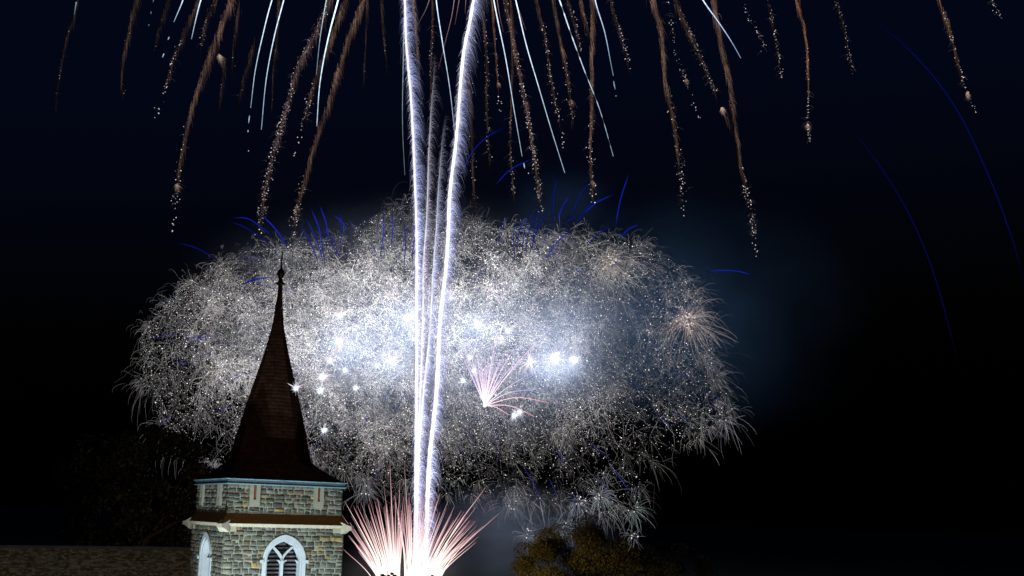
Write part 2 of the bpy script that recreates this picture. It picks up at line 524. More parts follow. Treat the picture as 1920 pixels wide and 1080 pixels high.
# nave: long shingled roof running off behind the tower's left side
def nave():
    r = np.random.default_rng(21)
    ridge_y, ridge_z, eave_y, eave_z, x0, x1 = 7.2, 8.12, 2.0, 3.6, -34.0, 2.1
    V, Q, C = [], [], []; nv = 0
    for side in (0, 1):
        ye = eave_y if side == 0 else 2 * ridge_y - eave_y
        cour = 84
        for i in range(cour):
            t0, t1 = i / cour, (i + 1) / cour
            ya, yb = ye + (ridge_y - ye) * t0, ye + (ridge_y - ye) * t1
            za, zb = eave_z + (ridge_z - eave_z) * t0, eave_z + (ridge_z - eave_z) * t1
            x = x0 + r.uniform(0, 0.2)
            out_y = -1 if side == 0 else 1
            while x < x1:
                w = r.uniform(0.07, 0.24) if side == 0 else 2.0
                l = r.uniform(0.008, 0.035)
                dz = r.uniform(-0.02, 0.012)
                V += [(x, ya + out_y * l, za + l + dz), (x + w - 0.008, ya + out_y * l, za + l + dz), (x + w - 0.008, yb, zb + 0.004), (x, yb, zb + 0.004),
                      (x, ya, za - 0.01 + dz), (x + w - 0.008, ya, za - 0.01 + dz)]
                Q += [(nv, nv + 1, nv + 2, nv + 3), (nv + 4, nv + 5, nv + 1, nv)]
                g = r.random()
                c = np.array([0.21, 0.20, 0.17]) * r.uniform(0.35, 1.5)
                if g < 0.12: c = np.array([0.16, 0.10, 0.045]) * r.uniform(0.6, 1.2)
                if g > 0.94: c = np.array([0.30, 0.29, 0.27]) * r.uniform(0.6, 1.2)
                C += [c] * 6; nv += 6; x += w
        # sheathing below the shingles
        oy = 0.03 * out_y
        V += [(x0, ye - oy, eave_z - 0.05), (x1, ye - oy, eave_z - 0.05), (x1, ridge_y, ridge_z - 0.03), (x0, ridge_y, ridge_z - 0.03)]
        Q += [(nv, nv + 1, nv + 2, nv + 3)]; C += [np.array([0.03, 0.027, 0.025])] * 4; nv += 4
    me = np_mesh("nave_roof", np.array(V), np.array(Q), color=np.array(C), attr="stone_color")
    roof = link_mesh("nave_roof", me, M_shingle, church)
    bm = bmesh.new()
    x = x0
    while x < x1:
        w = 0.9
        for s in (-1, 1):
            add_box(bm, (x + w / 2, ridge_y + s * 0.075, ridge_z + 0.015 + r.uniform(-.006, .006)), (w - 0.01, 0.17, 0.02), Matrix.Rotation(-s * 0.72, 3, 'X'))
        x += w
    bm_obj("ridge_cap", bm, plain("lead_ridge", (0.16, 0.17, 0.2), 0.5, 0.3, 2), roof)
    bm = bmesh.new()
    add_box(bm, ((x0 + x1) / 2 - 0.1, ridge_y, eave_z / 2 - 0.05), (x1 - x0 - 0.6, 2 * (ridge_y - eave_y) - 0.8, eave_z + 0.1))
    for xx in (x0 + 0.2, x1 - 0.4):
        v = [bm.verts.new((xx, eave_y + .4, eave_z)), bm.verts.new((xx, 2 * ridge_y - eave_y - .4, eave_z)), bm.verts.new((xx, ridge_y, ridge_z - .1))]
        bm.faces.new(v)
    bm_obj("nave_wall", bm, M_render, church)
nave()

# ------------------------------------------------------------------ floodlights and street lamps (they light the tower and the tree)
def floodlight(loc, target, power, col, size, label, blend=0.6):
    t = empty("floodlight", loc)
    tag(t, label, "floodlight", "floodlights on the grass before the church")
    d = (Vector(target) - (Vector(loc) + Vector((0, 0, 0.55)))).normalized()
    rot = d.to_track_quat('-Z', 'Y').to_matrix()
    bm = bmesh.new()
    v = add_box(bm, Vector((0, 0, 0.55)) - d * 0.10, (0.5, 0.36, 0.18), rot)
    bmesh.ops.bevel(bm, geom=bm.edges[:], offset=0.02, segments=2, affect='EDGES')
    for i in range(5):
        add_box(bm, Vector((0, 0, 0.55)) - d * 0.225 + rot @ Vector((-0.16 + 0.08 * i, 0, 0)), (0.015, 0.3, 0.07), rot)
    bm_obj("housing", bm, M_metal, t)
    bm = bmesh.new(); add_box(bm, Vector((0, 0, 0.55)) - d * 0.005, (0.44, 0.30, 0.006), rot)
    bm_obj("lens", bm, lamp_mat("flood_lens", col, 20), t)
    bm = bmesh.new()
    add_box(bm, (0, 0, 0.02), (0.4, 0.3, 0.04))
    for s in (-1, 1): add_box(bm, (s * 0.275, 0, 0.3), (0.03, 0.06, 0.56))
    bm_obj("bracket", bm, M_metal, t)
    ld = bpy.data.lights.new("flood_beam", 'SPOT'); ld.energy = power; ld.color = col
    ld.spot_size = size; ld.spot_blend = blend; ld.shadow_soft_size = 0.15
    lo = bpy.data.objects.new("flood_beam", ld); COL.objects.link(lo); lo.parent = t
    lo.location = Vector((0, 0, 0.55)) + d * 0.03; lo.rotation_euler = d.to_track_quat('-Z', 'Y').to_euler()
    return t

def loc_ch(x, y, z=0.0):
    c, s = math.cos(TA), math.sin(TA)
    return Vector((TC[0] + c * x - s * y, TC[1] + s * x + c * y, z))
floodlight(loc_ch(-7.2, -7.6), loc_ch(-0.9, -2.0, 7.9), 5900, (0.84, 1.0, 0.96), math.radians(42),
           "black ground floodlight aimed at the tower window, nearer the nave")
floodlight(loc_ch(0.3, -9.2), loc_ch(0.2, -2.3, 7.9), 2800, (0.84, 1.0, 0.96), math.radians(42),
           "black ground floodlight aimed at the tower, further from the nave")

def street_lamp(loc, power, col, label, yaw):
    t = empty("street_lamp", loc, yaw); tag(t, label, "street lamp", "street lamps by the church")
    bm = bmesh.new(); prev = None
    path = [(0, 0), (0, 1.0), (0, 3.5), (0, 5.2), (0.1, 5.6), (0.35, 5.85), (0.8, 5.95), (1.2, 5.95)]
    for i, (x, z) in enumerate(path):
        r_ = 0.09 - 0.006 * i
        tx, tz = (path[min(i + 1, 7)][0] - path[max(i - 1, 0)][0]), (path[min(i + 1, 7)][1] - path[max(i - 1, 0)][1])
        l = math.hypot(tx, tz); nx, nz = tz / l, -tx / l
        ring = [bm.verts.new((x + nx * r_ * math.cos(a), r_ * math.sin(a), z + nz * r_ * math.cos(a))) for a in np.linspace(0, 2 * math.pi, 11)[:-1]]
        if prev:
            for k in range(10): bm.faces.new((prev[k], prev[(k + 1) % 10], ring[(k + 1) % 10], ring[k]))
        prev = ring
    add_box(bm, (0, 0, 0.15), (0.3, 0.3, 0.3))
    bm_obj("pole", bm, M_metal, t)
    bm = bmesh.new(); add_box(bm, (1.45, 0, 5.98), (0.6, 0.26, 0.12)); bmesh.ops.bevel(bm, geom=bm.edges[:], offset=0.03, segments=2, affect='EDGES')
    bm_obj("head", bm, M_metal, t)
    bm = bmesh.new(); add_box(bm, (1.45, 0, 5.91), (0.44, 0.18, 0.04))
    bm_obj("lamp_glass", bm, lamp_mat("sodium_glass", col, 12), t)
    ld = bpy.data.lights.new("lamp_light", 'POINT'); ld.energy = power; ld.color = col; ld.shadow_soft_size = 0.2
    lo = bpy.data.objects.new("lamp_light", ld); COL.objects.link(lo); lo.parent = t; lo.location = (1.45, 0, 5.85)
    return t
# in front of the big tree on the right, just below the picture
street_lamp((-5.5, 57.0, 0), 5000, (1.0, 0.70, 0.20), "tall sodium street lamp standing before the broad olive tree", 0.5)
street_lamp(tuple(loc_ch(-10.5, -23.0)), 4600, (1.0, 0.80, 0.55), "tall warm street lamp on the grass facing the church tower and nave", 1.2)

# ------------------------------------------------------------------ trees
def tree(name, base, height, rx, ry, crown_lo, n_clumps, leaves, leaf, col, label, seed, group="trees around the churchyard"):
    r = np.random.default_rng(seed)
    t = empty(name, base); tag(t, label, "tree", group)
    bm = bmesh.new()
    def limb(p0, p1, r0, r1):
        p0, p1 = Vector(p0), Vector(p1); ax = (p1 - p0).normalized(); s = ax.orthogonal().normalized(); u = ax.cross(s)
        prev = None; bend = Vector(r.normal(0, 0.06, 3)) * (p1 - p0).length
        for k in range(6):
            f = k / 5; p = p0.lerp(p1, f) + bend * math.sin(math.pi * f); rad = r0 + (r1 - r0) * f
            ring = [bm.verts.new(p + s * rad * math.cos(a) + u * rad * math.sin(a)) for a in np.linspace(0, 2 * math.pi, 8)[:-1]]
            if prev:
                for i in range(7): bm.faces.new((prev[i], prev[(i + 1) % 7], ring[(i + 1) % 7], ring[i]))
            prev = ring
    H = height
    limb((0, 0, -0.2), (r.normal(0, .1), r.normal(0, .1), H * 0.5), 0.035 * H, 0.022 * H)
    clumps = []
    zc, hz = (crown_lo + H) / 2, (H - crown_lo) / 2
    for k in range(n_clumps):
        while True:
            v = r.uniform(-1, 1, 3)
            if 0.25 < np.linalg.norm(v) < 1: break
        v = v / np.linalg.norm(v) * np.linalg.norm(v) ** 0.5
        c = np.array([v[0] * rx, v[1] * ry, zc + v[2] * hz])
        clumps.append((c, r.uniform(0.11, 0.24) * min(rx, hz) * 1.5))
        if k % 3 == 0: limb((0, 0, H * r.uniform(0.25, 0.48)), c, 0.012 * H, 0.003 * H)
    bm_obj("trunk", bm, M_trunk, t)
    cs = np.array([c for c, _ in clumps]); rs = np.array([q for _, q in clumps])
    pick = r.integers(0, n_clumps, leaves)
    d = r.normal(size=(leaves, 3)); d /= np.linalg.norm(d, axis=1)[:, None]
    rad = r.uniform(0.3, 1.0, leaves) ** 0.6
    P = cs[pick] + d * (rs[pick] * rad)[:, None] * np.array([1, 1, 0.75])
    a = r.normal(size=(leaves, 3)); a /= np.linalg.norm(a, axis=1)[:, None]
    b = np.cross(a, r.normal(size=(leaves, 3))); b /= np.linalg.norm(b, axis=1)[:, None]
    sz = leaf * r.uniform(0.6, 1.4, leaves)[:, None]
    V = np.stack([P - a * sz, P + b * sz * 0.5, P + a * sz, P - b * sz * 0.5], 1).reshape(-1, 3)
    Q = np.arange(leaves * 4).reshape(-1, 4)
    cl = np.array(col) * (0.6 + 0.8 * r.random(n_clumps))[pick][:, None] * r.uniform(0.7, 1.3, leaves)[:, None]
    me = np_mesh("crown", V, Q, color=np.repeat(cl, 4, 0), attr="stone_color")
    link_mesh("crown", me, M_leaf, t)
    return t

def ground_at(px, Y):
    p = at(px, 900, Y); return (float(p[0]), float(Y), 0.0)
tree("broadleaf_tree", ground_at(1110, 68), 9.6, 5.0, 4.2, 2.6, 80, 90000, 0.06, (0.058, 0.049, 0.012),
     "broad olive-lit tree whose crown rises at the foot of the fireworks", 31)
tree("broadleaf_tree", ground_at(1275, 76), 8.6, 2.6, 2.6, 2.4, 34, 30000, 0.065, (0.05, 0.04, 0.012),
     "narrow dim tree standing just right of the broad olive tree", 32)
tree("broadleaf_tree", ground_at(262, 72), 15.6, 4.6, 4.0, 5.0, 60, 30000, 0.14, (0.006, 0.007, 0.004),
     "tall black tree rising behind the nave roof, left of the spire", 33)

# ------------------------------------------------------------------ burning things: tubes and points of light
class Sparks:
    """collects thin tapering tubes and tiny round stars into one mesh, coloured by how hot they burn"""
    def __init__(s): s.V, s.Q, s.T, s.C, s.n = [], [], [], [], 0
    def tubes(s, P, R, C, sides=3):
        P = np.asarray(P, float); N, K = P.shape[:2]
        R = np.broadcast_to(np.asarray(R, float), (N, K)); C = np.broadcast_to(np.asarray(C, float), (N, K, 3))
        T = np.gradient(P, axis=1); T /= np.linalg.norm(T, axis=2, keepdims=True) + 1e-9
        ref = np.array([0.13, 0.97, 0.21])
        A = np.cross(T, ref); A /= np.linalg.norm(A, axis=2, keepdims=True) + 1e-9
        B = np.cross(T, A)
        ang = np.arange(sides) * 2 * math.pi / sides + 0.5
        V = P[:, :, None, :] + R[:, :, None, None] * (np.cos(ang)[None, None, :, None] * A[:, :, None, :] + np.sin(ang)[None, None, :, None] * B[:, :, None, :])
        idx = np.arange(N * K * sides).reshape(N, K, sides) + s.n
        nx = np.roll(idx, -1, axis=2)
        s.Q.append(np.stack([idx[:, :-1], nx[:, :-1], nx[:, 1:], idx[:, 1:]], -1).reshape(-1, 4))
        s.V.append(V.reshape(-1, 3)); s.C.append(np.repeat(C.reshape(-1, 3), sides, 0)); s.n += N * K * sides
        return s
    def dots(s, P, R, C, detail=0):
        P = np.asarray(P, float).reshape(-1, 3); N = len(P)
        R = np.broadcast_to(np.asarray(R, float), (N,)); C = np.broadcast_to(np.asarray(C, float), (N, 3))
        if detail == 0:
            o = np.array([[1, 0, 0], [0, 1, 0], [-1, 0, 0], [0, -1, 0], [0, 0, 1], [0, 0, -1]], float)
            f = np.array([[0, 1, 4], [1, 2, 4], [2, 3, 4], [3, 0, 4], [1, 0, 5], [2, 1, 5], [3, 2, 5], [0, 3, 5]])
        else:
            b = bmesh.new(); bmesh.ops.create_icosphere(b, subdivisions=detail + 1, radius=1)
            b.verts.ensure_lookup_table(); o = np.array([v.co[:] for v in b.verts]); f = np.array([[v.index for v in q.verts] for q in b.faces]); b.free()
        k = len(o)
        V = P[:, None] + R[:, None, None] * o[None]
        s.T.append((f[None] + (np.arange(N) * k)[:, None, None] + s.n).reshape(-1, 3))
        s.V.append(V.reshape(-1, 3)); s.C.append(np.repeat(C, k, 0)); s.n += N * k
        return s
    def build(s, name, parent=None, origin=None):
        V = np.concatenate(s.V)
        o_ = np.zeros(3) if origin is None else np.asarray(origin, float)
        me = np_mesh(name, V - o_, np.concatenate(s.Q) if s.Q else None, np.concatenate(s.T) if s.T else None, np.concatenate(s.C))
        ob = link_mesh(name, me, M_glow, parent)
        if parent is None: ob.location = Vector(o_)
        return ob

def spline(pts, n):
    """smooth resampled polyline through the given points"""
    p = np.asarray(pts, float)
    if len(p) == 2: p = np.array([p[0], (p[0] + p[1]) / 2, p[1]])
    d = np.concatenate([[0], np.cumsum(np.linalg.norm(np.diff(p, axis=0), axis=1))])
    m_ = np.gradient(p, d, axis=0)
    t = np.linspace(0, d[-1], n); i = np.clip(np.searchsorted(d, t, side='right') - 1, 0, len(d) - 2)
    h_ = (d[i + 1] - d[i]); u = ((t - d[i]) / h_)[:, None]; h_ = h_[:, None]
    return ((2 * u**3 - 3 * u**2 + 1) * p[i] + (u**3 - 2 * u**2 + u) * h_ * m_[i] + (-2 * u**3 + 3 * u**2) * p[i + 1] + (u**3 - u**2) * h_ * m_[i + 1])

def px_m(Y): return Y / FPX        # metres per photograph pixel at distance Y

# ---- four rising comets with feathery fringes
Y_COM = 112.0
def comet(path, core_px, core_col, fringe_n, fringe_w, fringe_col, label, seed, up_fade=0.0, breaks=None):
    r = np.random.default_rng(seed)
    n = 120
    q = spline(path, n)[::-1] if path[0][1] < path[-1][1] else spline(path, n)
    w = at(q[:, 0] + r.normal(0, 0.25, n), q[:, 1], np.full(n, Y_COM))
    k = px_m(Y_COM)
    t = empty("rising_comet", (w[0][0], w[0][1], 0.0)); O = np.array([w[0][0], w[0][1], 0.0])
    tag(t, label, "firework", "comets shot upward side by side")
    fade = 1 - up_fade * np.linspace(0, 1, n) ** 2.6
    flick = (0.8 + 0.35 * r.random(n)) * fade
    S = Sparks().tubes((w - O)[None], (core_px * 0.5 * k * (0.85 + 0.3 * r.random(n)) * (0.12 + 0.88 * fade) * (1 + 0.30 * np.clip((q[:, 1] - 330) / 300, 0, 1)))[None], (np.array(core_col) * flick[:, None])[None], 6)
    S.build("core", t)
    f = Sparks()
    # fringe: fine embers blown to the right and falling in small arcs
    u = r.random(fringe_n * 3) ; u = u[r.random(fringe_n * 3) < np.interp(u, np.linspace(0, 1, n), fade)][:fringe_n]; fringe_n = len(u)
    i = np.clip((u * (n - 1)).astype(int), 0, n - 2); fr = (u * (n - 1) - i)[:, None]
    s0 = q[i] * (1 - fr) + q[i + 1] * fr + r.normal(0, 0.5, (fringe_n, 2))
    mod = 0.6 + 0.4 * np.sin(q[i][:, 1] / 23.0 + seed) * np.sin(q[i][:, 1] / 9.3 + 2 * seed)
    wd = np.abs(r.normal(0, 1, fringe_n)) * fringe_w * 0.40 * (0.45 + mod) + 2.5
    wd = wd * (1 - 0.22 * np.clip((q[i][:, 1] - 330) / 260, 0, 1))
    wd = np.minimum(wd, fringe_w * r.uniform(0.8, 1.1, fringe_n))
    K = 6; sv = np.linspace(0, 1, K)
    rise = wd * r.uniform(0.1, 0.75, fringe_n); fall = wd * r.uniform(0.6, 1.9, fringe_n)
    xs = s0[:, 0:1] + (wd * np.where(r.random(fringe_n) < 0.12, -0.45, 1))[:, None] * (sv ** 0.8)[None]
    ys = s0[:, 1:2] - rise[:, None] * np.sin(sv * math.pi * 0.75)[None] + fall[:, None] * (sv ** 2)[None]
    Yd = Y_COM + 0.35 + np.abs(r.normal(0, 0.6, fringe_n))[:, None] + 0 * xs
    P = at(xs, ys, Yd) - O
    low = np.clip((q[i][:, 1] - 330) / 260, 0, 1)
    br = ((1 + 2.4 * low) * r.uniform(0.25, 1.0, fringe_n) * (0.15 + 1.2 * fade[i]))[:, None, None] * (0.12 + 2.2 * (1 - sv) ** 1.7)[None, :, None]
    f.tubes(P, (k * 0.22 * (1.15 - 0.75 * sv))[None], (np.array(fringe_col) * (1 - low[:, None] * .35) + 0.32 * low[:, None] * np.array([.75, .75, 1.0]) * .35)[:, None, :] * br)
    # close sheath of short bright hairs, imitating a soft glow round the core
    ns = fringe_n; u2 = r.random(ns); i2 = np.clip((u2 * (n - 1)).astype(int), 0, n - 2); f2 = (u2 * (n - 1) - i2)[:, None]
    a0 = q[i2] * (1 - f2) + q[i2 + 1] * f2 + r.normal(0, 0.4, (ns, 2)); sd = np.abs(r.normal(0, 1, ns)) * core_px * 0.75 * np.where(r.random(ns) < .3, -1, 1); s3 = np.linspace(0, 1, 3)
    P3 = at(a0[:, 0:1] + sd[:, None] * s3, a0[:, 1:2] + np.abs(sd)[:, None] * 1.5 * s3, Y_COM + 0.12 + np.abs(r.normal(0, .12, ns))[:, None] + 0 * sd[:, None] * s3) - O
    f.tubes(P3, (k * 0.3 * (1 - .6 * s3))[None], np.array([.85, .86, 1.1]) * (r.uniform(.25, 1.0, ns) * fade[i2])[:, None, None])
    m_ = fringe_n // 30
    j = r.integers(0, fringe_n, m_)
    f.dots(P[j, -1], k * r.uniform(0.4, 0.8, m_), np.array([0.8, 0.8, 1.0]) * r.uniform(0.3, 1.0, (m_, 1)))
    f.build("ember_fringe", t)["kind"] = "stuff"
    return t
comet([(757, -40), (759, 0), (761, 73), (769, 163), (775, 265), (779.5, 387), (780, 400), (781, 555), (781, 737), (779.5, 866), (779, 960), (777, 1090)],
      4.0, (1.2, 1.15, 1.5), 6200, 27, (0.38, 0.42, 0.74), "white comet trail with bluish feathers, first from the spire", 41)
comet([(815, 100), (813, 150), (810, 183), (804, 285), (800, 408), (794, 493), (793, 581), (789, 711), (784, 840), (781, 960), (779.5, 1090)],
      2.8, (1.25, 1.22, 1.25), 3800, 20, (0.42, 0.38, 0.56), "faint-topped comet trail, second from the spire, browning at its head", 42, 1.0)
comet([(836, 215), (834, 228), (824, 326), (818, 428), (812.5, 504), (805, 633), (794, 737), (786, 840), (782, 960), (781, 1090)],
      3.2, (1.25, 1.25, 1.45), 4200, 22, (0.36, 0.39, 0.66), "shortest comet trail, third from the spire, ending in blue wisps", 43, 1.0)
comet([(893, -40), (888, 0), (879, 49), (869, 102), (863, 163), (855, 265), (843, 367), (840.6, 432), (838, 478), (825, 607), (818, 737), (805, 866), (801, 944), (798, 1090)],
      5.8, (1.4, 1.3, 1.6), 6200, 26, (0.42, 0.45, 0.78), "brightest and widest white comet trail, leaning right at its top", 44)

# ---- falling tails of the big shell
Y_FALL = 130.0
def tail(path, label, brown=1.0, width=9.0, dots=40, dot_from=0.4, drop=0.0, brush_to=1.0, flare=None, hue=(0.15, 0.078, 0.05), seed=0, dot_b=1.0, group="glittering tails falling from the burst above"):
    r = np.random.default_rng(1000 + seed); width = width * 0.70
    n = 80; q = spline(path, n); k = px_m(Y_FALL)
    L = np.sum(np.linalg.norm(np.diff(q, axis=0), axis=1))
    O = at(q[0, 0], q[0, 1], np.array(Y_FALL)); t = empty("falling_tail", O); tag(t, label, "firework", group)
    if brown > 0.13:
        S = Sparks()
        N = int(L * 1.9 * brush_to * (0.4 + width / 11) * (0.45 + 0.55 * min(brown, 1)))
        u = r.random(N) ** 1.15 * brush_to; i = np.clip((u * (n - 1)).astype(int), 0, n - 2)
        fr = (u * (n - 1) - i)[:, None]
        taper = 1 - 0.6 * u
        puff = 0.65 + 0.5 * np.sin(u * L / 17.0 + seed) * np.sin(u * L / 41.0 + 2 * seed)
        s0 = q[i] * (1 - fr) + q[i + 1] * fr + np.stack([r.normal(0, 0.20, N) * width * taper, r.normal(0, 5, N)], -1)
        K = 5; sv = np.linspace(0, 1, K)
        tan = (q[i + 1] - q[i]); tan /= np.linalg.norm(tan, axis=1, keepdims=True)
        ln = r.uniform(8, 34, N) * (0.45 + 0.55 * taper)
        wx = np.abs(r.normal(0.15, 0.75, N)) * width * 0.75 * taper * puff
        xs = s0[:, 0:1] + (tan[:, 0:1] * ln[:, None] * 0.4) * sv + wx[:, None] * sv ** 0.9
        ys = s0[:, 1:2] + (np.abs(tan[:, 1:2]) * ln[:, None]) * sv ** 1.25 - 2 * np.sin(sv * 3.0)
        P = at(xs, ys, Y_FALL + r.normal(0, 0.4, N)[:, None] + 0 * xs) - O
        br = 0.92 * (brown if brown > 0.7 else brown * 0.8) * r.uniform(0.1, 1.6, N) ** 1.5 * (1 - 0.7 * (u / max(brush_to, 1e-3)) ** 2) * np.clip(0.85 + 0.5 * np.sin(u * L / 13.0 + 3 * seed) * np.sin(u * L / 29.0 + seed), .25, 1.4)
        tone = np.array(hue) * (1 + r.normal(0, 0.12, (N, 1))) + r.uniform(0, 0.05, (N, 1))
        S.tubes(P, (k * 0.22 * (1 - 0.5 * sv))[None], tone[:, None, :] * br[:, None, None] * (1.5 - 1.1 * sv)[None, :, None])
        S.build("ember_brush", t)["kind"] = "stuff"
    G = Sparks()
    if dots:
        u = dot_from + (1 - dot_from) * r.random(dots) ** 0.8
        clump = np.sin(u * 40 + seed) > -0.4
        i = np.clip((u * (n - 1)).astype(int), 0, n - 1)
        sp = width * (0.24 + 0.14 * u)
        s0 = q[i] + np.stack([r.normal(0, 1, dots) * sp + width * 0.1, r.normal(0, 4, dots)], -1)
        pk = r.uniform(0.2, 1.3, dots) ** 1.3 * np.where(clump, 1, 0.5) * dot_b
        Cc = np.stack([pk, pk * r.uniform(0.74, 0.95, dots), pk * r.uniform(0.72, 1.0, dots)], -1)
        G.dots(at(s0[:, 0], s0[:, 1], Y_FALL + r.normal(0, 0.3, dots)) - O, k * r.uniform(0.4, 1.2, dots), Cc)
        # a few fine hairs thrown sideways by the crackling stars
        m_ = max(2, dots // 3); j = r.integers(0, dots, m_); a = r.uniform(-1.2, 1.2, m_) + np.where(r.random(m_) < .5, 0, math.pi); ln = r.uniform(4, 14, m_); sv = np.linspace(0, 1, 4)
        xs = s0[j, 0:1] + np.cos(a)[:, None] * ln[:, None] * sv; ys = s0[j, 1:2] - np.sin(a)[:, None] * ln[:, None] * sv * .6 + 5 * sv ** 2
        G.tubes(at(xs, ys, Y_FALL + 0 * xs) - O, (k * 0.25 * (1 - .6 * sv))[None], np.array([.09, .065, .06]) * dot_b * r.uniform(.4, 1.2, (m_, 1, 1)))
    if drop:
        e = q[-1]; tdir = (q[-1] - q[-6]); tdir /= np.linalg.norm(tdir)
        m_ = int(drop // 9) + 2
        s0 = e + tdir * (r.random((m_, 1)) ** 0.8 * drop) + r.normal(0, 3.2, (m_, 2))
        G.dots(at(s0[:, 0], s0[:, 1], np.full(m_, Y_FALL)) - O, k * r.uniform(0.8, 1.4, m_), np.array([0.95, 0.85, 0.85]) * r.uniform(0.3, 1.1, (m_, 1)) * dot_b)
    if G.n: G.build("glitter", t)["kind"] = "stuff"
    if flare:
        S = Sparks()
        fx, fy, fs, fb = flare
        N = 70; a = r.uniform(-1.3, 1.3, N)
        ln = fs * r.uniform(0.4, 2.1, N); sv = np.linspace(0, 1, 5)
        xs = fx + r.normal(0, fs * .13, N)[:, None] + np.sin(a)[:, None] * ln[:, None] * 0.5 * sv + fs * 0.35 * sv ** 2
        ys = fy + r.normal(0, fs * .13, N)[:, None] + np.cos(a)[:, None] * ln[:, None] * sv ** 1.2 - 0.25 * fs
        S.tubes(at(xs, ys, Y_FALL + 0 * xs) - O, (k * 0.4 * (1.1 - 0.8 * sv))[None], np.array([0.62, 0.42, 0.32]) * fb * r.uniform(.3, 1.1, (N, 1, 1)) * (1.1 - sv)[None, :, None])
        S.build("flare", t)["kind"] = "stuff"
    return t

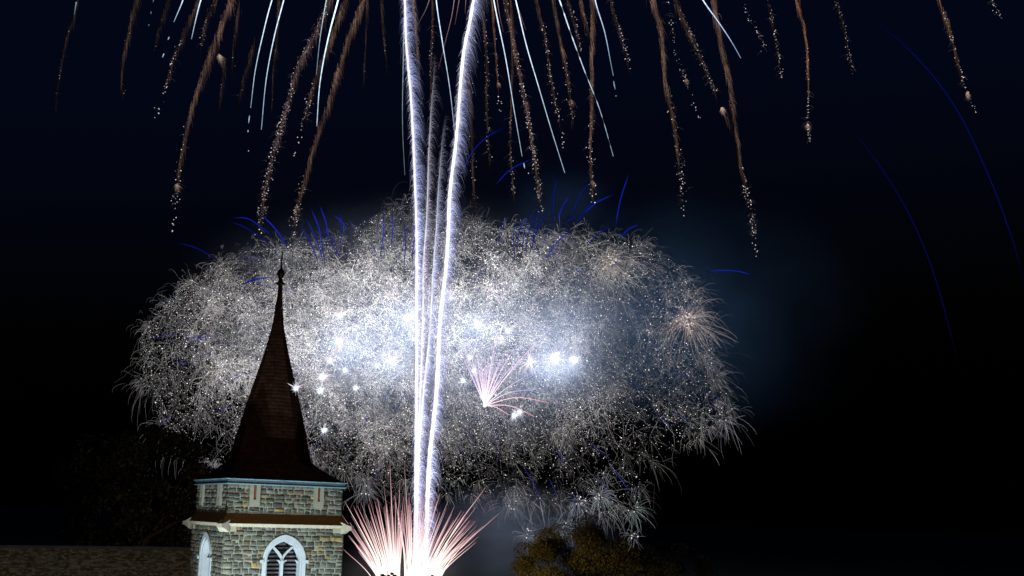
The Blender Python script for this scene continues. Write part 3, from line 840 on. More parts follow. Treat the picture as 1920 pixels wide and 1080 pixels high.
TAILS = [
 # path, label, kwargs
 ([(148, -10), (139, 28), (129, 59), (119, 98), (110, 150), (102, 215)], "thin broken tail with a teal head, the one farthest out beyond the nave", dict(brown=.30, width=5, dots=8, dot_b=.35)),
 ([(258, -15), (243, 53), (233, 102), (227, 150), (229, 182)], "short brown brush tail hanging alone, second in from the nave side", dict(brown=.62, width=11, dots=8, dot_b=.4, dot_from=.1)),
 ([(320, -10), (298, 53), (288, 100)], "very faint short brown tail beside two teal dashes", dict(brown=.25, width=8, dots=4, dot_b=.3)),
 ([(378, -10), (349, 53), (328, 102), (314, 151), (303, 186)], "slender brown tail ending in pinkish glitter near a short white streak", dict(brown=.6, width=7, dots=40, dot_from=.45, drop=36, brush_to=.85)),
 ([(408, -8), (387, 37), (377, 81)], "short pink glitter tail just beside the long slanting brown tail", dict(brown=.5, width=7, dots=28, dot_from=.0, dot_b=.7)),
 ([(438, -15), (406, 69), (381, 134), (361, 195), (345, 265), (337, 305), (331, 350), (326, 391)], "long slanting brown tail whose glitter stops over the dark sky left of the cloud", dict(brown=1.0, width=15, dots=46, dot_from=.62, drop=50, brush_to=.86, flare=(332, 349, 9, .55))),
 ([(449, 0), (438, 81), (434, 135)], "faint brown tail between the long slanting tail and the twin white streaks", dict(brown=.35, width=9, dots=5, dot_b=.4)),
 ([(420, 108), (417, 150), (411, 198)], "dim brown tail under an orange flare puff", dict(brown=.4, width=8, dots=3, dot_b=.4, flare=(412, 107, 11, .95))),
 ([(478, 75), (462, 130), (447, 186)], "dim thin brown tail close beside the first of the twin white streaks", dict(brown=.35, width=7, dots=3, dot_b=.3)),
 ([(523, -10), (520, 40), (517, 85), (512, 130), (510, 196)], "dim brown tail crossed by the second of the twin white streaks", dict(brown=.45, width=8, dots=6, dot_b=.4)),
 ([(622, -12), (591, 61), (559, 122), (543, 179), (526, 236), (510, 293), (496, 358), (487, 418)], "long sparkling white-pink tail dropping left of the spire tip", dict(brown=.6, width=17, dots=330, dot_from=.06, drop=24, dot_b=.95, hue=(.22, .13, .12))),
 ([(650, -10), (620, 73), (591, 147), (569, 228)], "brown tail lying along the bright white streak", dict(brown=.75, width=15, dots=40, dot_from=.75, drop=70, brush_to=.95)),
 ([(686, -12), (661, 49), (636, 122), (616, 191), (591, 265), (571, 338), (557, 387), (551, 428)], "long smooth brown tail falling straight onto the spire tip", dict(brown=.95, width=14, dots=60, dot_from=.8, drop=10, brush_to=.97, flare=(556, 390, 7, .5))),
 ([(688, -8), (685, 81), (681, 159)], "faint straight brown tail right of the long smooth one", dict(brown=.38, width=6, dots=5, dot_b=.35)),
 ([(715, -10), (718, 61), (725, 118)], "short brown tail halfway between the long smooth tail and the comets", dict(brown=.5, width=8, dots=5, dot_b=.35)),
 ([(772, -10), (776, 20), (781, 81), (787, 151)], "orange-brown tail hugging the first comet near its top", dict(brown=.8, width=9, dots=6, hue=(.32, .16, .07), dot_b=.4)),
 ([(811, -10), (810, 61), (807, 122), (808, 180), (809, 240)], "brown glitter tail running down between the first and last comets", dict(brown=.5, width=8, dots=44, dot_from=.1, dot_b=.7, brush_to=1)),
 ([(874, 90), (878, 140), (885, 285), (888, 395)], "brown tail falling along the right flank of the brightest comet", dict(brown=.55, width=12, dots=24, dot_from=.65, dot_b=.6)),
 ([(903, -8), (908, 61), (912, 118), (911, 171), (914, 245), (918, 306)], "glittering tail close right of the brightest comet, browner below", dict(brown=.45, width=10, dots=70, dot_from=.0, dot_b=.75)),
 ([(921, -10), (928, 82), (934, 163)], "short orange tail ending in a small flare and three drops", dict(brown=.65, width=7, dots=16, dot_from=.5, drop=46, flare=(934, 157, 6, .6), hue=(.32, .15, .07))),
 ([(943, -12), (961, 73), (973, 135), (985, 196), (996, 261), (1004, 314), (1012, 379)], "long densely sparkling tail between two slanting white streaks", dict(brown=.6, width=12, dots=290, dot_from=.03, drop=20, hue=(.27, .14, .11))),
 ([(957, -8), (960, 122), (957, 285), (964, 370)], "thin upright brown tail with orange glitter at its foot", dict(brown=.6, width=7, dots=60, dot_from=.6, dot_b=.7)),
 ([(1002, -10), (1020, 61), (1030, 130), (1040, 183), (1049, 232)], "glitter tail just right of the longest slanting white streak", dict(brown=.5, width=9, dots=80, dot_from=.2, drop=50)),
 ([(1034, -12), (1051, 81), (1063, 143), (1073, 222)], "brown tail ending in a ragged flare above the blue rays", dict(brown=.75, width=11, dots=44, dot_from=.55, flare=(1070, 190, 8, .42))),
 ([(1061, -8), (1079, 49), (1088, 98)], "short glitter tail beside the dotted blue streak", dict(brown=.35, width=8, dots=46, dot_from=.0, dot_b=.7)),
 ([(1086, -8), (1095, 30), (1102, 58)], "short orange-brown tail merging into the upright tail", dict(brown=.75, width=10, dots=5, dot_b=.4)),
 ([(1110, -15), (1109, 102), (1108, 204), (1106, 285), (1111, 367)], "strong upright brown tail hanging over the cloud's right shoulder", dict(brown=1.0, width=13, dots=80, dot_from=.45, drop=20, flare=(1111, 343, 7, .6))),
 ([(1142, -8), (1161, 57), (1172, 95), (1179, 122)], "short glitter tail bending right, beside the shorter blue-white streak", dict(brown=.3, width=9, dots=60, dot_from=.05, dot_b=.85)),
 ([(1212, -40), (1226, 10), (1238, 61), (1246, 143), (1260, 220), (1269, 277), (1276, 330), (1281, 378)], "broad brown tail right of the cloud's top with a forked head", dict(brown=1.0, width=15, dots=70, dot_from=.5, drop=34, brush_to=.82)),
 ([(1250, -5), (1262, 70), (1269, 111), (1280, 136), (1292, 168)], "sparse white glitter tail with a pale flare midway down", dict(brown=.12, width=9, dots=55, dot_from=.0, drop=66, flare=(1287, 151, 6, .42), dot_b=.8)),
 ([(1260, -10), (1291, 58), (1318, 120), (1342, 173)], "slanting orange glitter tail between the forked tail and the long straight tail", dict(brown=.5, width=10, dots=90, dot_from=.2, dot_b=.85)),
 ([(1334, -15), (1351, 80), (1367, 156), (1380, 244), (1389, 311), (1400, 360), (1407, 391), (1413, 447)], "longest brown tail on the right, its drops reaching down beside the cloud", dict(brown=.95, width=14, dots=90, dot_from=.7, drop=40, brush_to=.78)),
 ([(1354, 204), (1364, 222), (1373, 246)], "small comet-shaped orange flare beside the longest brown tail", dict(brown=.5, width=4, dots=0, flare=(1354, 205, 8, 1.2))),
 ([(1390, 8), (1407, 40), (1424, 71), (1434, 94)], "broken row of white drops right of the blue-white streak's end", dict(brown=0, width=9, dots=34, dot_from=.0, dot_b=.8)),
 ([(1438, -8), (1449, 49), (1458, 98), (1464, 147)], "upright white glitter tail standing alone over the right sky", dict(brown=.15, width=8, dots=70, dot_from=.0, dot_b=.8)),
 ([(1490, -12), (1509, 58), (1514, 124), (1516, 191), (1515, 238), (1519, 268)], "orange tail with a starry flare and two drops at its foot", dict(brown=.8, width=6, dots=70, dot_from=.35, brush_to=.7, flare=(1514, 237, 8, .7), hue=(.36, .15, .07))),
 ([(1563, -8), (1580, 39), (1590, 97), (1600, 139)], "sparse white glitter tail next beyond the orange starry tail", dict(brown=.15, width=9, dots=50, dot_from=.0, dot_b=.75)),
 ([(1757, -10), (1781, 58), (1801, 136), (1814, 180), (1830, 212)], "far orange glitter tail with a flare, above the tall blue arc", dict(brown=.6, width=8, dots=60, dot_from=.15, brush_to=.65, flare=(1814, 176, 8, .9), hue=(.32, .15, .08))),
 ([(1856, -10), (1866, 18), (1878, 38)], "small cluster of white drops farthest out over the dark right sky", dict(brown=0, width=10, dots=18, dot_from=.0, dot_b=.8)),
]
for i, (p, lab, kw) in enumerate(TAILS):
    tail(p, lab, seed=i, **kw)

# ---- straight blue-white star streaks
Y_STR = 126.0
def streak(path, label, wpx=2.0, b=1.0, dashes=(), col=(0.55, 0.8, 1.0), dotted=False, seed=0, name="star_streak", group="blue-white star streaks falling from above"):
    r = np.random.default_rng(2000 + seed); k = px_m(Y_STR)
    n = 70; q = spline(path, n); w = at(q[:, 0], q[:, 1], np.full(n, Y_STR))
    S = Sparks(); t = np.linspace(0, 1, n)
    br = 1.3 * b * (1 - 0.5 * t) * (0.75 + 0.5 * r.random(n))
    rad = 0.5 * wpx * k * (1 - 0.6 * t)
    if dotted: rad = rad * np.where(np.sin(t * 46 + seed) > -0.55, 1.0, 0.12)
    C = np.array(col) * br[:, None]; C = C + (br * 0.35)[:, None] * (1 - t)[:, None]
    S.tubes(w[None] - w[0], rad[None], C[None], 5)
    t_ = S.build(name, None, None); t_.location = Vector(w[0])
    for (x, y, l) in dashes:
        d = q[-1] - q[-4]; d /= np.linalg.norm(d)
        p = np.array([[x, y] - d * l / 2, [x, y], [x, y] + d * l / 2])
        Sparks().tubes(at(p[:, 0], p[:, 1], np.full(3, Y_STR))[None] - w[0], (np.array([.3, .5, .1]) * wpx * k)[None], np.array(col) * 0.7 * b, 5).build("dash", t_)
    return tag(t_, label, "firework", group)
streak([(143, 4), (139, 28)], "tiny teal dash at the head of the outermost tail", 2.2, .25, [(129, 59, 3)], (.4, .8, 1.0), seed=1)
streak([(290, -8), (287, 4)], "broken teal streak of two dashes near the faint short tail", 1.8, .35, [(283, 24, 5), (279, 47, 3)], seed=2)
streak([(347, -12), (343, 0), (326, 41)], "short blue-white streak followed by two falling dashes", 2.2, .9, [(316, 72, 6), (306, 104, 8)], seed=3)
streak([(380, -10), (376, 2), (367, 37), (359, 73)], "short white streak beside the slender pink-tipped tail", 2.4, .9, seed=4)
streak([(514, -12), (510, 0), (492, 69), (479, 130), (470, 202)], "first of twin curved white streaks, with dashes below its end", 2.2, .95, [(467, 224, 14), (465, 246, 4), (466, 283, 2)], seed=5)
streak([(535, -12), (532, 0), (516, 61), (500, 143), (490, 243)], "second of twin curved white streaks, unbroken to its end", 2.2, .95, seed=6)
streak([(614, -10), (612, 0), (600, 73), (593, 140)], "thin white streak close beside the brightest slanting one", 1.8, .6, seed=7)
streak([(637, -12), (634, 0), (616, 69), (600, 155), (594, 236)], "bright white slanting streak laid over the brown tail", 3.0, 1.3, seed=8)
streak([(761, -10), (760, 0), (756, 122), (755, 244), (759, 328)], "thin teal upright streak beside the first comet", 2.0, .38, [], (.45, .8, .9), seed=9)
streak([(817, -10), (818, 0), (830, 82), (843, 163), (853, 253)], "white streak dropping between the comets", 2.2, .9, seed=10)
streak([(924, -12), (926, 0), (949, 114), (965, 212), (979, 293)], "long white streak nearest the brightest comet", 2.4, 1.0, [(983, 311, 10), (991, 325, 2)], seed=11)
streak([(964, -12), (967, 0), (986, 81), (1010, 163), (1034, 244), (1059, 324)], "longest slanting white streak, second beyond the comets", 2.4, 1.0, seed=12)
streak([(1046, -8), (1049, 0), (1067, 53), (1095, 130), (1124, 204), (1150, 293)], "dotted blue-white streak crossing the strong upright tail", 2.4, .8, dotted=True, seed=13)
streak([(1114, -10), (1116, 0), (1134, 61), (1146, 122), (1150, 142)], "shorter blue-white streak right of the upright brown tail", 2.2, .75, [(1152, 160, 16), (1155, 180, 2)], (.45, .7, 1.0), seed=14)
streak([(1311, -12), (1318, 0), (1349, 44), (1375, 84), (1389, 109)], "steeply slanting blue-white streak over the longest brown tail", 2.4, .95, [], (.4, .62, 1.0), seed=15)

# thin dull-red streaks fanning down from the burst
for i, (p, lab) in enumerate([
    ([(808, -10), (800, 14), (783, 47)], "thin dull-red streak slanting toward the first comet"),
    ([(853, -10), (848, 25), (834, 82), (822, 130)], "long thin dull-red streak between the comets"),
    ([(862, -8), (860, 5), (853, 46)], "short thin dull-red streak left of the brightest comet's head"),
    ([(874, -10), (872, 25)], "tiny dull-red streak touching the brightest comet's head"),
    ([(931, -8), (937, 30), (944, 60)], "thin dull-red streak beside the long white streak"),
    ([(968, 5), (978, 34), (986, 56)], "thin dull-red streak under the longest white streak's head")]):
    streak(p, lab, 1.3, .35, [], (.7, .25, .28), seed=30 + i, name="red_streak", group="dull red streaks from the burst above")

# ---- blue arcs and blue rays
def blue(path, label, wpx=1.6, b=1.0, Y=124.0, name="blue_arc", group="blue arcs", seed=0):
    n = 60; q = spline(path, n); w = at(q[:, 0], q[:, 1], np.full(n, Y)); k = px_m(Y)
    t = np.linspace(0, 1, n); e = np.clip(np.minimum(t / 0.22, (1 - t) / 0.22), 0.02, 1)
    S = Sparks().tubes(w[None], (0.5 * wpx * k * (0.4 + 0.6 * e))[None], (np.array([0.008, 0.022, 0.50]) * (b * 0.75) * e[:, None])[None], 5)
    return tag(S.build(name, None, w[0]), label, "firework", group)
blue([(1610, 26), (1668, 62), (1739, 130), (1791, 201), (1843, 305), (1882, 402), (1914, 505), (1922, 545)], "tall dim blue arc curving down at the far right", 1.6, .26)
blue([(1571, 211), (1636, 292), (1694, 382), (1739, 480), (1775, 596), (1798, 690)], "lower dim blue arc inside the taller one on the right", 1.6, .17)
blue([(863, 334), (883, 289), (908, 261), (936, 244), (950, 238)], "blue arc springing from the brightest comet", 1.6, .6)
blue([(926, 350), (957, 318), (1000, 297)], "blue arc just above the cloud, between two glitter tails", 1.6, .75)
blue([(1322, 509), (1350, 507), (1380, 508), (1415, 517)], "short level blue arc leaving the cloud's right edge", 1.8, .9)
blue([(434, 408), (465, 410), (492, 428), (515, 445)], "blue arc left of the spire tip, higher of two", 2.0, .7)
blue([(425, 414), (455, 424), (495, 450), (515, 465)], "dim blue arc left of the spire tip, lower of two", 1.8, .35)
blue([(490, 402), (508, 420), (526, 442), (541, 470)], "bright blue arc curving down to the spire tip", 2.4, 1.0)
blue([(330, 455), (360, 462), (395, 480), (410, 492)], "small dim blue arc at the cloud's upper left rim", 1.6, .35)
blue([(452, 533), (475, 525), (505, 520)], "short bright blue stroke pointing at the finial", 2.4, .9)
for i, (x0_, y0_, x1_, y1_) in enumerate([(598, 383, 617, 452), (638, 394, 637, 468), (570, 404, 606, 490), (583, 390, 606, 470), (560, 418, 598, 496), (608, 450, 640, 486), (623, 402, 655, 438), (600, 430, 632, 462), (594, 448, 610, 500), (719, 400, 713, 480), (758, 420, 757, 500), (775, 410, 772, 490), (735, 395, 733, 460)]):
    mx_ = ((x0_ + x1_) / 2 + 3, (y0_ + y1_) / 2 - 3)
    blue([(x0_, y0_), mx_, (x1_, y1_)], "thin blue ray standing over the cloud between the spire and the comets", 2.0, .6 if i % 3 else .95, 134.0, "blue_ray", "blue rays over the cloud beside the spire", i)
for i, (x0_, y0_, x1_, y1_) in enumerate([(1181, 321, 1153, 432), (1046, 325, 1037, 420), (1015, 384, 998, 470), (1152, 364, 1090, 405), (1120, 370, 1080, 425), (996, 392, 978, 480), (1070, 365, 1045, 420), (1005, 398, 985, 480), (1028, 395, 992, 480), (983, 405, 970, 470), (966, 410, 966, 490), (1150, 420, 1098, 466), (1073, 430, 1020, 490), (1090, 405, 1055, 425), (1110, 335, 1070, 410), (1200, 420, 1160, 450)]):
    mx_ = ((x0_ + x1_) / 2 - 3, (y0_ + y1_) / 2 - 4)
    blue([(x0_, y0_), mx_, (x1_, y1_)], "thin blue ray standing over the cloud right of the comets", 2.0, .42 if i % 3 else .8, 134.0, "blue_ray", "blue rays over the cloud beyond the comets", i)

# ---- the crackling cloud of sparks
Y_CL = 150.0
OUT = np.array([(262, 640), (275, 605), (330, 545), (400, 495), (480, 462), (560, 455), (640, 440), (700, 405), (760, 385), (830, 400), (900, 420), (960, 425),
                (1040, 440), (1110, 445), (1200, 455), (1285, 500), (1315, 560), (1335, 640), (1350, 720), (1370, 780), (1300, 830), (1235, 865),
                (1200, 930), (1140, 960), (1070, 950), (990, 935), (900, 925), (820, 920), (700, 915), (640, 880), (560, 870), (345, 850), (300, 790), (268, 700)], float)
def inside(x, y):
    c = np.zeros(x.shape, bool); j = len(OUT) - 1
    for i in range(len(OUT)):
        xi, yi = OUT[i]; xj, yj = OUT[j]
        c ^= ((yi > y) != (yj > y)) & (x < (xj - xi) * (y - yi) / (yj - yi + 1e-9) + xi)
        j = i
    return c
def gauss(x, y, cx, cy, sx, sy): return np.exp(-((x - cx) / sx) ** 2 - ((y - cy) / sy) ** 2)
def lumps(x, y, s, seed):
    q = np.random.default_rng(seed); v = 0
    for i in range(10):
        a = q.uniform(0, 6.28); w = q.uniform(0.6, 1.5) / s
        v = v + np.sin((x * math.cos(a) + y * math.sin(a)) * w + q.uniform(0, 6.28) + 1.2 * np.sin(x * w * .7 + i) )
    return v / 4.0
def heat(x, y):
    return heat0(x, y) * np.clip(1.25 - 0.75 * np.clip(np.hypot((x - 800) / 560, (y - 660) / 275) - 0.5, 0, 1), 0.5, 1.2) * np.clip(1 + 0.38 * lumps(x, y, 26, 5) + 0.22 * lumps(x, y, 11, 6), 0.3, 2.0)
def heat0(x, y):      # how hot (bright) the sparks burn where
    return (0.085 + 0.66 * gauss(x, y, 760, 590, 210, 130) + 0.30 * gauss(x, y, 940, 560, 150, 110) + 0.22 * gauss(x, y, 430, 640, 130, 100)
            + 0.13 * gauss(x, y, 1140, 500, 110, 70) + 0.12 * gauss(x, y, 1290, 600, 60, 60) + 0.12 * gauss(x, y, 1080, 780, 180, 60) + 0.2 * gauss(x, y, 640, 740, 150, 100))
def thick(x, y):     # how many of them
    v = 0.55 + 0.6 * gauss(x, y, 760, 600, 260, 150) + 0.3 * gauss(x, y, 400, 640, 150, 130)
    v = v - 0.40 * gauss(x, y, 1180, 640, 80, 90) - 0.42 * gauss(x, y, 1000, 910, 350, 70) - 0.25 * gauss(x, y, 1240, 830, 110, 90) - 0.35 * gauss(x, y, 420, 480, 150, 45) - 0.3 * gauss(x, y, 930, 430, 120, 50) - 0.3 * gauss(x, y, 700, 400, 120, 40) + 0.15 * gauss(x, y, 1290, 600, 50, 50)
    rd = np.hypot((x - 800) / 560, (y - 660) / 275)
    v = v * (1 + 0.55 * lumps(x, y, 24, 8)) * np.clip(1.30 - 1.75 * np.clip(rd - 0.48, 0, 1), 0.14, 1.3)
    return np.clip(v, 0.10, 1.0)
def burst_tubes(S, cx, cy, Yd, n_h, size, b, r, tintc=(1.0, 0.965, 0.965), out_dir=None, droop=0.42, thin=1.0, curly=0.19):
    """palm-like spark bursts: hairs leaving each centre and drooping"""
    N = len(cx); k = px_m(1.0)
    c = np.repeat(np.arange(N), n_h); M_ = N * n_h
    d = r.normal(size=(M_, 3)); d /= np.linalg.norm(d, axis=1)[:, None]
    if out_dir is not None:
        d[:, :2] += out_dir[c]; d /= np.linalg.norm(d, axis=1)[:, None]
    L = size[c] * np.clip(0.35 + r.exponential(0.42, M_), 0.3, 1.7)
    s0 = r.uniform(0.05, 0.45, M_); K = 6; sv = s0[:, None] + (1 - s0)[:, None] * np.linspace(0, 1, K)[None]
    e = 1 - (1 - sv) ** 1.6
    xs = cx[c][:, None] + d[:, 0:1] * L[:, None] * e + 0.10 * L[:, None] * sv ** 2
    ys = cy[c][:, None] + d[:, 1:2] * L[:, None] * e + droop * L[:, None] * sv ** 2.2
    curl = r.normal(0, curly, (M_, 1)) * L[:, None] * sv ** 2
    xs = xs - d[:, 1:2] * curl; ys = ys + d[:, 0:1] * curl
    Y = Yd[c][:, None] + d[:, 2:3] * L[:, None] * e * px_m(Y_CL)
    P = at(xs, ys, Y)
    t = np.linspace(0, 1, K)
    br = (b[c] * r.uniform(0.3, 1.25, M_))[:, None] * (0.55 + 0.75 * np.sin(t * 2.6))[None]
    col = np.array(tintc) * (1 + r.normal(0, 0.05, (N, 3)))[c]
    R = (Yd[c] * k * thin * r.uniform(0.32, 0.56, M_))[:, None] * (1.0 - 0.6 * t)[None]
    S.tubes(P, R, br[:, :, None] * col[:, None, :])
def scatter(n, r):
    X, Y_ = np.empty(0), np.empty(0)
    while len(X) < n:
        x = r.uniform(250, 1400, 6000); y = r.uniform(370, 970, 6000)
        ok = inside(x, y) & (r.random(6000) < thick(x, y))
        X = np.concatenate([X, x[ok]]); Y_ = np.concatenate([Y_, y[ok]])
    return X[:n], Y_[:n]
r = np.random.default_rng(77)
S = Sparks()
cx, cy = scatter(5600, r)
ctr = np.array([800, 650.0])
od = np.stack([(cx - ctr[0]) / 560, (cy - ctr[1]) / 280], -1); rad = np.linalg.norm(od, axis=1)
od = od * np.clip(rad - 0.62, 0, 1)[:, None] * 1.3
depth = np.sqrt(np.clip(1.05 - rad ** 2, 0.05, 1)) * 14
Yd = Y_CL + depth * r.uniform(-1, 1, len(cx))
size = r.uniform(9, 32, len(cx)) * (1 + 1.1 * np.clip(rad - 0.62, 0, 1))
burst_tubes(S, cx, cy, Yd, 12, size, 2.1 * heat(cx, cy) * r.uniform(0.4, 1.45, len(cx)), r, out_dir=od, droop=0.24, thin=0.38)
# palm-shaped bursts along the rim, opening outward
per = spline(np.concatenate([OUT, OUT[:1]]), 400); pi_ = r.choice(400, 120, replace=False); px_, py_ = per[pi_, 0], per[pi_, 1]
ro = np.stack([(px_ - ctr[0]) / 560, (py_ - ctr[1]) / 280], -1); ro /= np.linalg.norm(ro, axis=1)[:, None]
px_ = px_ - ro[:, 0] * r.uniform(-6, 26, 120); py_ = py_ - ro[:, 1] * r.uniform(-6, 26, 120)
burst_tubes(S, px_, py_, Y_CL + r.uniform(-5, 5, 120), 20, r.uniform(20, 40, 120), r.uniform(0.16, 0.42, 120), r, (1, .97, 1.0), out_dir=ro * 0.7, droop=0.40, thin=0.42, curly=0.05)
S.dots(at(px_, py_, np.full(120, Y_CL)), Y_CL * px_m(1) * r.uniform(.6, 1.2, 120), np.array([1.1, .98, .98]) * r.uniform(.3, 1, (120, 1)))
dx, dy = scatter(13000, r)
hb = heat(dx, dy)
S.dots(at(dx, dy, Y_CL + r.uniform(-13, 13, len(dx))), Y_CL * px_m(1) * r.uniform(0.35, 0.85, len(dx)) * np.where(r.random(len(dx)) < 0.16, 1.6, 1.0),
       np.stack([np.ones(len(dx)), r.uniform(.8, .98, len(dx)), r.uniform(.75, 1.0, len(dx))], -1) * ((0.8 + 2.2 * hb) * r.uniform(0.4, 1.4, len(dx)))[:, None])
dx, dy = scatter(26000, r)
hb = heat(dx, dy)
S.dots(at(dx, dy, Y_CL + r.uniform(-14, 10, len(dx))), Y_CL * px_m(1) * r.uniform(0.22, 0.5, len(dx)),
       np.stack([np.ones(len(dx)), r.uniform(.9, 1.0, len(dx)), r.uniform(.9, 1.15, len(dx))], -1) * ((0.5 + 1.6 * hb) * r.uniform(0.4, 1.5, len(dx)))[:, None])
# blue embers mixed in
N = 150; bx, by = scatter(N, r); a = np.arctan2(by - ctr[1], bx - ctr[0]) + r.normal(0, .3, N); ln = r.uniform(14, 60, N)
sv = np.linspace(0, 1, 5)
xs = bx[:, None] + np.cos(a)[:, None] * ln[:, None] * sv; ys = by[:, None] + np.sin(a)[:, None] * ln[:, None] * sv + 8 * sv ** 2
S.tubes(at(xs, ys, Y_CL - 14 + 0 * xs), (Y_CL * px_m(1) * 0.5 * np.sin(0.3 + sv * 2.6))[None], np.array([0.05, 0.06, 0.5]) * r.uniform(.15, .8, (N, 1, 1)))
tag(S.build("crackle_cloud", None, at(800, 650, np.array(Y_CL))), "vast grey-white cloud of crackling sparks spread behind the spire and comets", "firework", kind="stuff")

# single palm-shaped crackle bursts that stand clear of the cloud
def crackle(px, py, size, n_h, b, label, Y=140.0, tintc=(0.85, 0.88, 1.0), dots=1, seed=0, group="single crackle bursts around the cloud's rim"):
    r = np.random.default_rng(3000 + seed); S = Sparks()
    one = np.array([1.0]); n_h = int(n_h * 1.3)
    burst_tubes(S, px * one, py * one, Y * one, n_h, 0.85 * size * one, 1.3 * b * one, r, tintc, droop=0.3, thin=0.5)
    O = at(px, py, np.array(Y)); ob = S.build("crackle_burst", None, O)
    G = Sparks().dots(at(px + r.normal(0, 2 + size * .1, dots), py + r.normal(0, 2 + size * .1, dots), np.full(dots, Y)) - O, px_m(Y) * r.uniform(1.0, 1.7, dots), np.array([1.2, 1.05, 1.05]) * r.uniform(.6, 1, (dots, 1)))
    G.build("hot_star", ob)["kind"] = "stuff"
    return tag(ob, label, "firework", group)
crackle(1290, 600, 62, 230, .38, "warm peach crackle burst on the cloud's right shoulder", 138, (1.0, .83, .70), 40, 1)
crackle(1145, 490, 58, 150, .34, "dense pinkish crackle burst at the cloud's upper right", 138, (1.0, .88, .80), 26, 2)
crackle(548, 470, 46, 60, .42, "pale crackle burst opening right beside the finial tip", 138, (1, .95, .95), 2, 3)
crackle(1049, 443, 40, 34, .42, "palm-shaped crackle burst on the cloud's top among blue rays", 138, (.9, .92, 1), 2, 4)
crackle(948, 435, 44, 34, .42, "palm-shaped crackle burst on the cloud's top nearest the comets", 138, (.9, .92, 1), 2, 5)
crackle(1358, 790, 44, 40, .30, "fading crackle burst trailing off the cloud's right end", 138, (.85, .85, 1), 2, 6)
crackle(988, 1004, 46, 60, .26, "dim crackle burst left of the olive tree's top, low over the mine", 138, (.7, .8, 1), 5, 7)
crackle(1060, 985, 42, 64, .28, "dim crackle burst just above the olive tree's left shoulder", 138, (.75, .82, 1), 5, 8)
crackle(1125, 930, 50, 90, .32, "crackle burst hanging directly over the olive tree's top", 138, (.8, .85, 1), 8, 9)
crackle(1085, 940, 44, 60, .30, "crackle burst between the cloud's foot and the olive tree", 138, (.8, .85, 1), 6, 10)
crackle(1188, 955, 54, 60, .28, "crackle burst drooping past the olive tree's right side", 66, (.78, .84, 1), 4, 11)
crackle(1190, 1005, 36, 22, .30, "small crackle burst glittering in front of the olive tree's crown", 62, (.8, .86, 1), 4, 12)
crackle(960, 945, 44, 50, .24, "dim bluish crackle burst right of the mine's longest spark", 138, (.7, .75, 1), 4, 13)
crackle(690, 920, 40, 60, .26, "dim crackle burst just right of the tower's blue eaves", 138, (.8, .8, 1), 4, 14)
crackle(372, 872, 40, 44, .26, "dim crackle burst behind the black tree, left of the eaves", 138, (.85, .85, 1), 3, 15)

# ---- bright flash stars with rays, each a lamp in the smoke
def flash(px, py, size, label, rays=0, ray_len=0, up=False, power=0, col=(0.88, 0.93, 1.0), seed=0, Y=131.0):
    r = np.random.default_rng(4000 + seed); k = px_m(Y)
    c = at(px, py, np.array(Y)); t = empty("flash_star", c); tag(t, label, "firework", "white flash stars inside the cloud")
    S = Sparks()
    n_l = 5
    off = r.normal(0, size * 0.16, (n_l, 2)); off[0] = 0
    S.dots(at(px + off[:, 0], py + off[:, 1], np.full(n_l, Y)) - c, k * size * np.concatenate([[0.40], r.uniform(.16, .30, n_l - 1)]), np.array([1.6, 1.7, 1.9]), 2)
    nh = 240; dd = r.normal(size=(nh, 3)); dd /= np.linalg.norm(dd, axis=1)[:, None]; lh = k * size * np.minimum(0.25 + r.exponential(0.42, nh), 2.6); sh = np.linspace(0, 1, 4)  # fine radial hairs thinning outward, built to imitate the star's soft bloom
    S.tubes(dd[:, None] * (lh[:, None] * sh)[:, :, None], (k * 0.42 * (1 - 0.75 * sh))[None], np.array([1.15, 1.25, 1.5]) * (1.25 - 0.8 * sh)[None, :, None])
    S.build("flare", t)["kind"] = "stuff"
    if rays:
        S = Sparks(); a = r.uniform(-math.pi * 0.5, math.pi * 0.5, rays) if up else r.uniform(-math.pi, math.pi, rays)
        ln = ray_len * r.uniform(0.4, 1.1, rays); sv = np.linspace(0, 1, 5)
        xs = px + np.sin(a)[:, None] * ln[:, None] * sv; ys = py - np.cos(a)[:, None] * ln[:, None] * sv + 0.12 * ln[:, None] * sv ** 2
        S.tubes(at(xs, ys, Y + r.normal(0, .3, rays)[:, None] + 0 * xs) - c, (k * 1.0 * (1.0 - 0.8 * sv))[None], np.array([1.8, 1.5, 1.7]) * r.uniform(.45, 1.1, (rays, 1, 1)) * (1.1 - 0.7 * sv)[None, :, None])
        S.build("ray_spray", t)["kind"] = "stuff"
    if power:
        ld = bpy.data.lights.new("flash_light", 'POINT'); ld.energy = power; ld.color = (0.66, 0.76, 1.0); ld.shadow_soft_size = 0.5
        ob = bpy.data.objects.new("flash_light", ld); COL.objects.link(ob); ob.parent = t; ob.location = (0, 2.0, 0)
    return t
PW = 1350.0
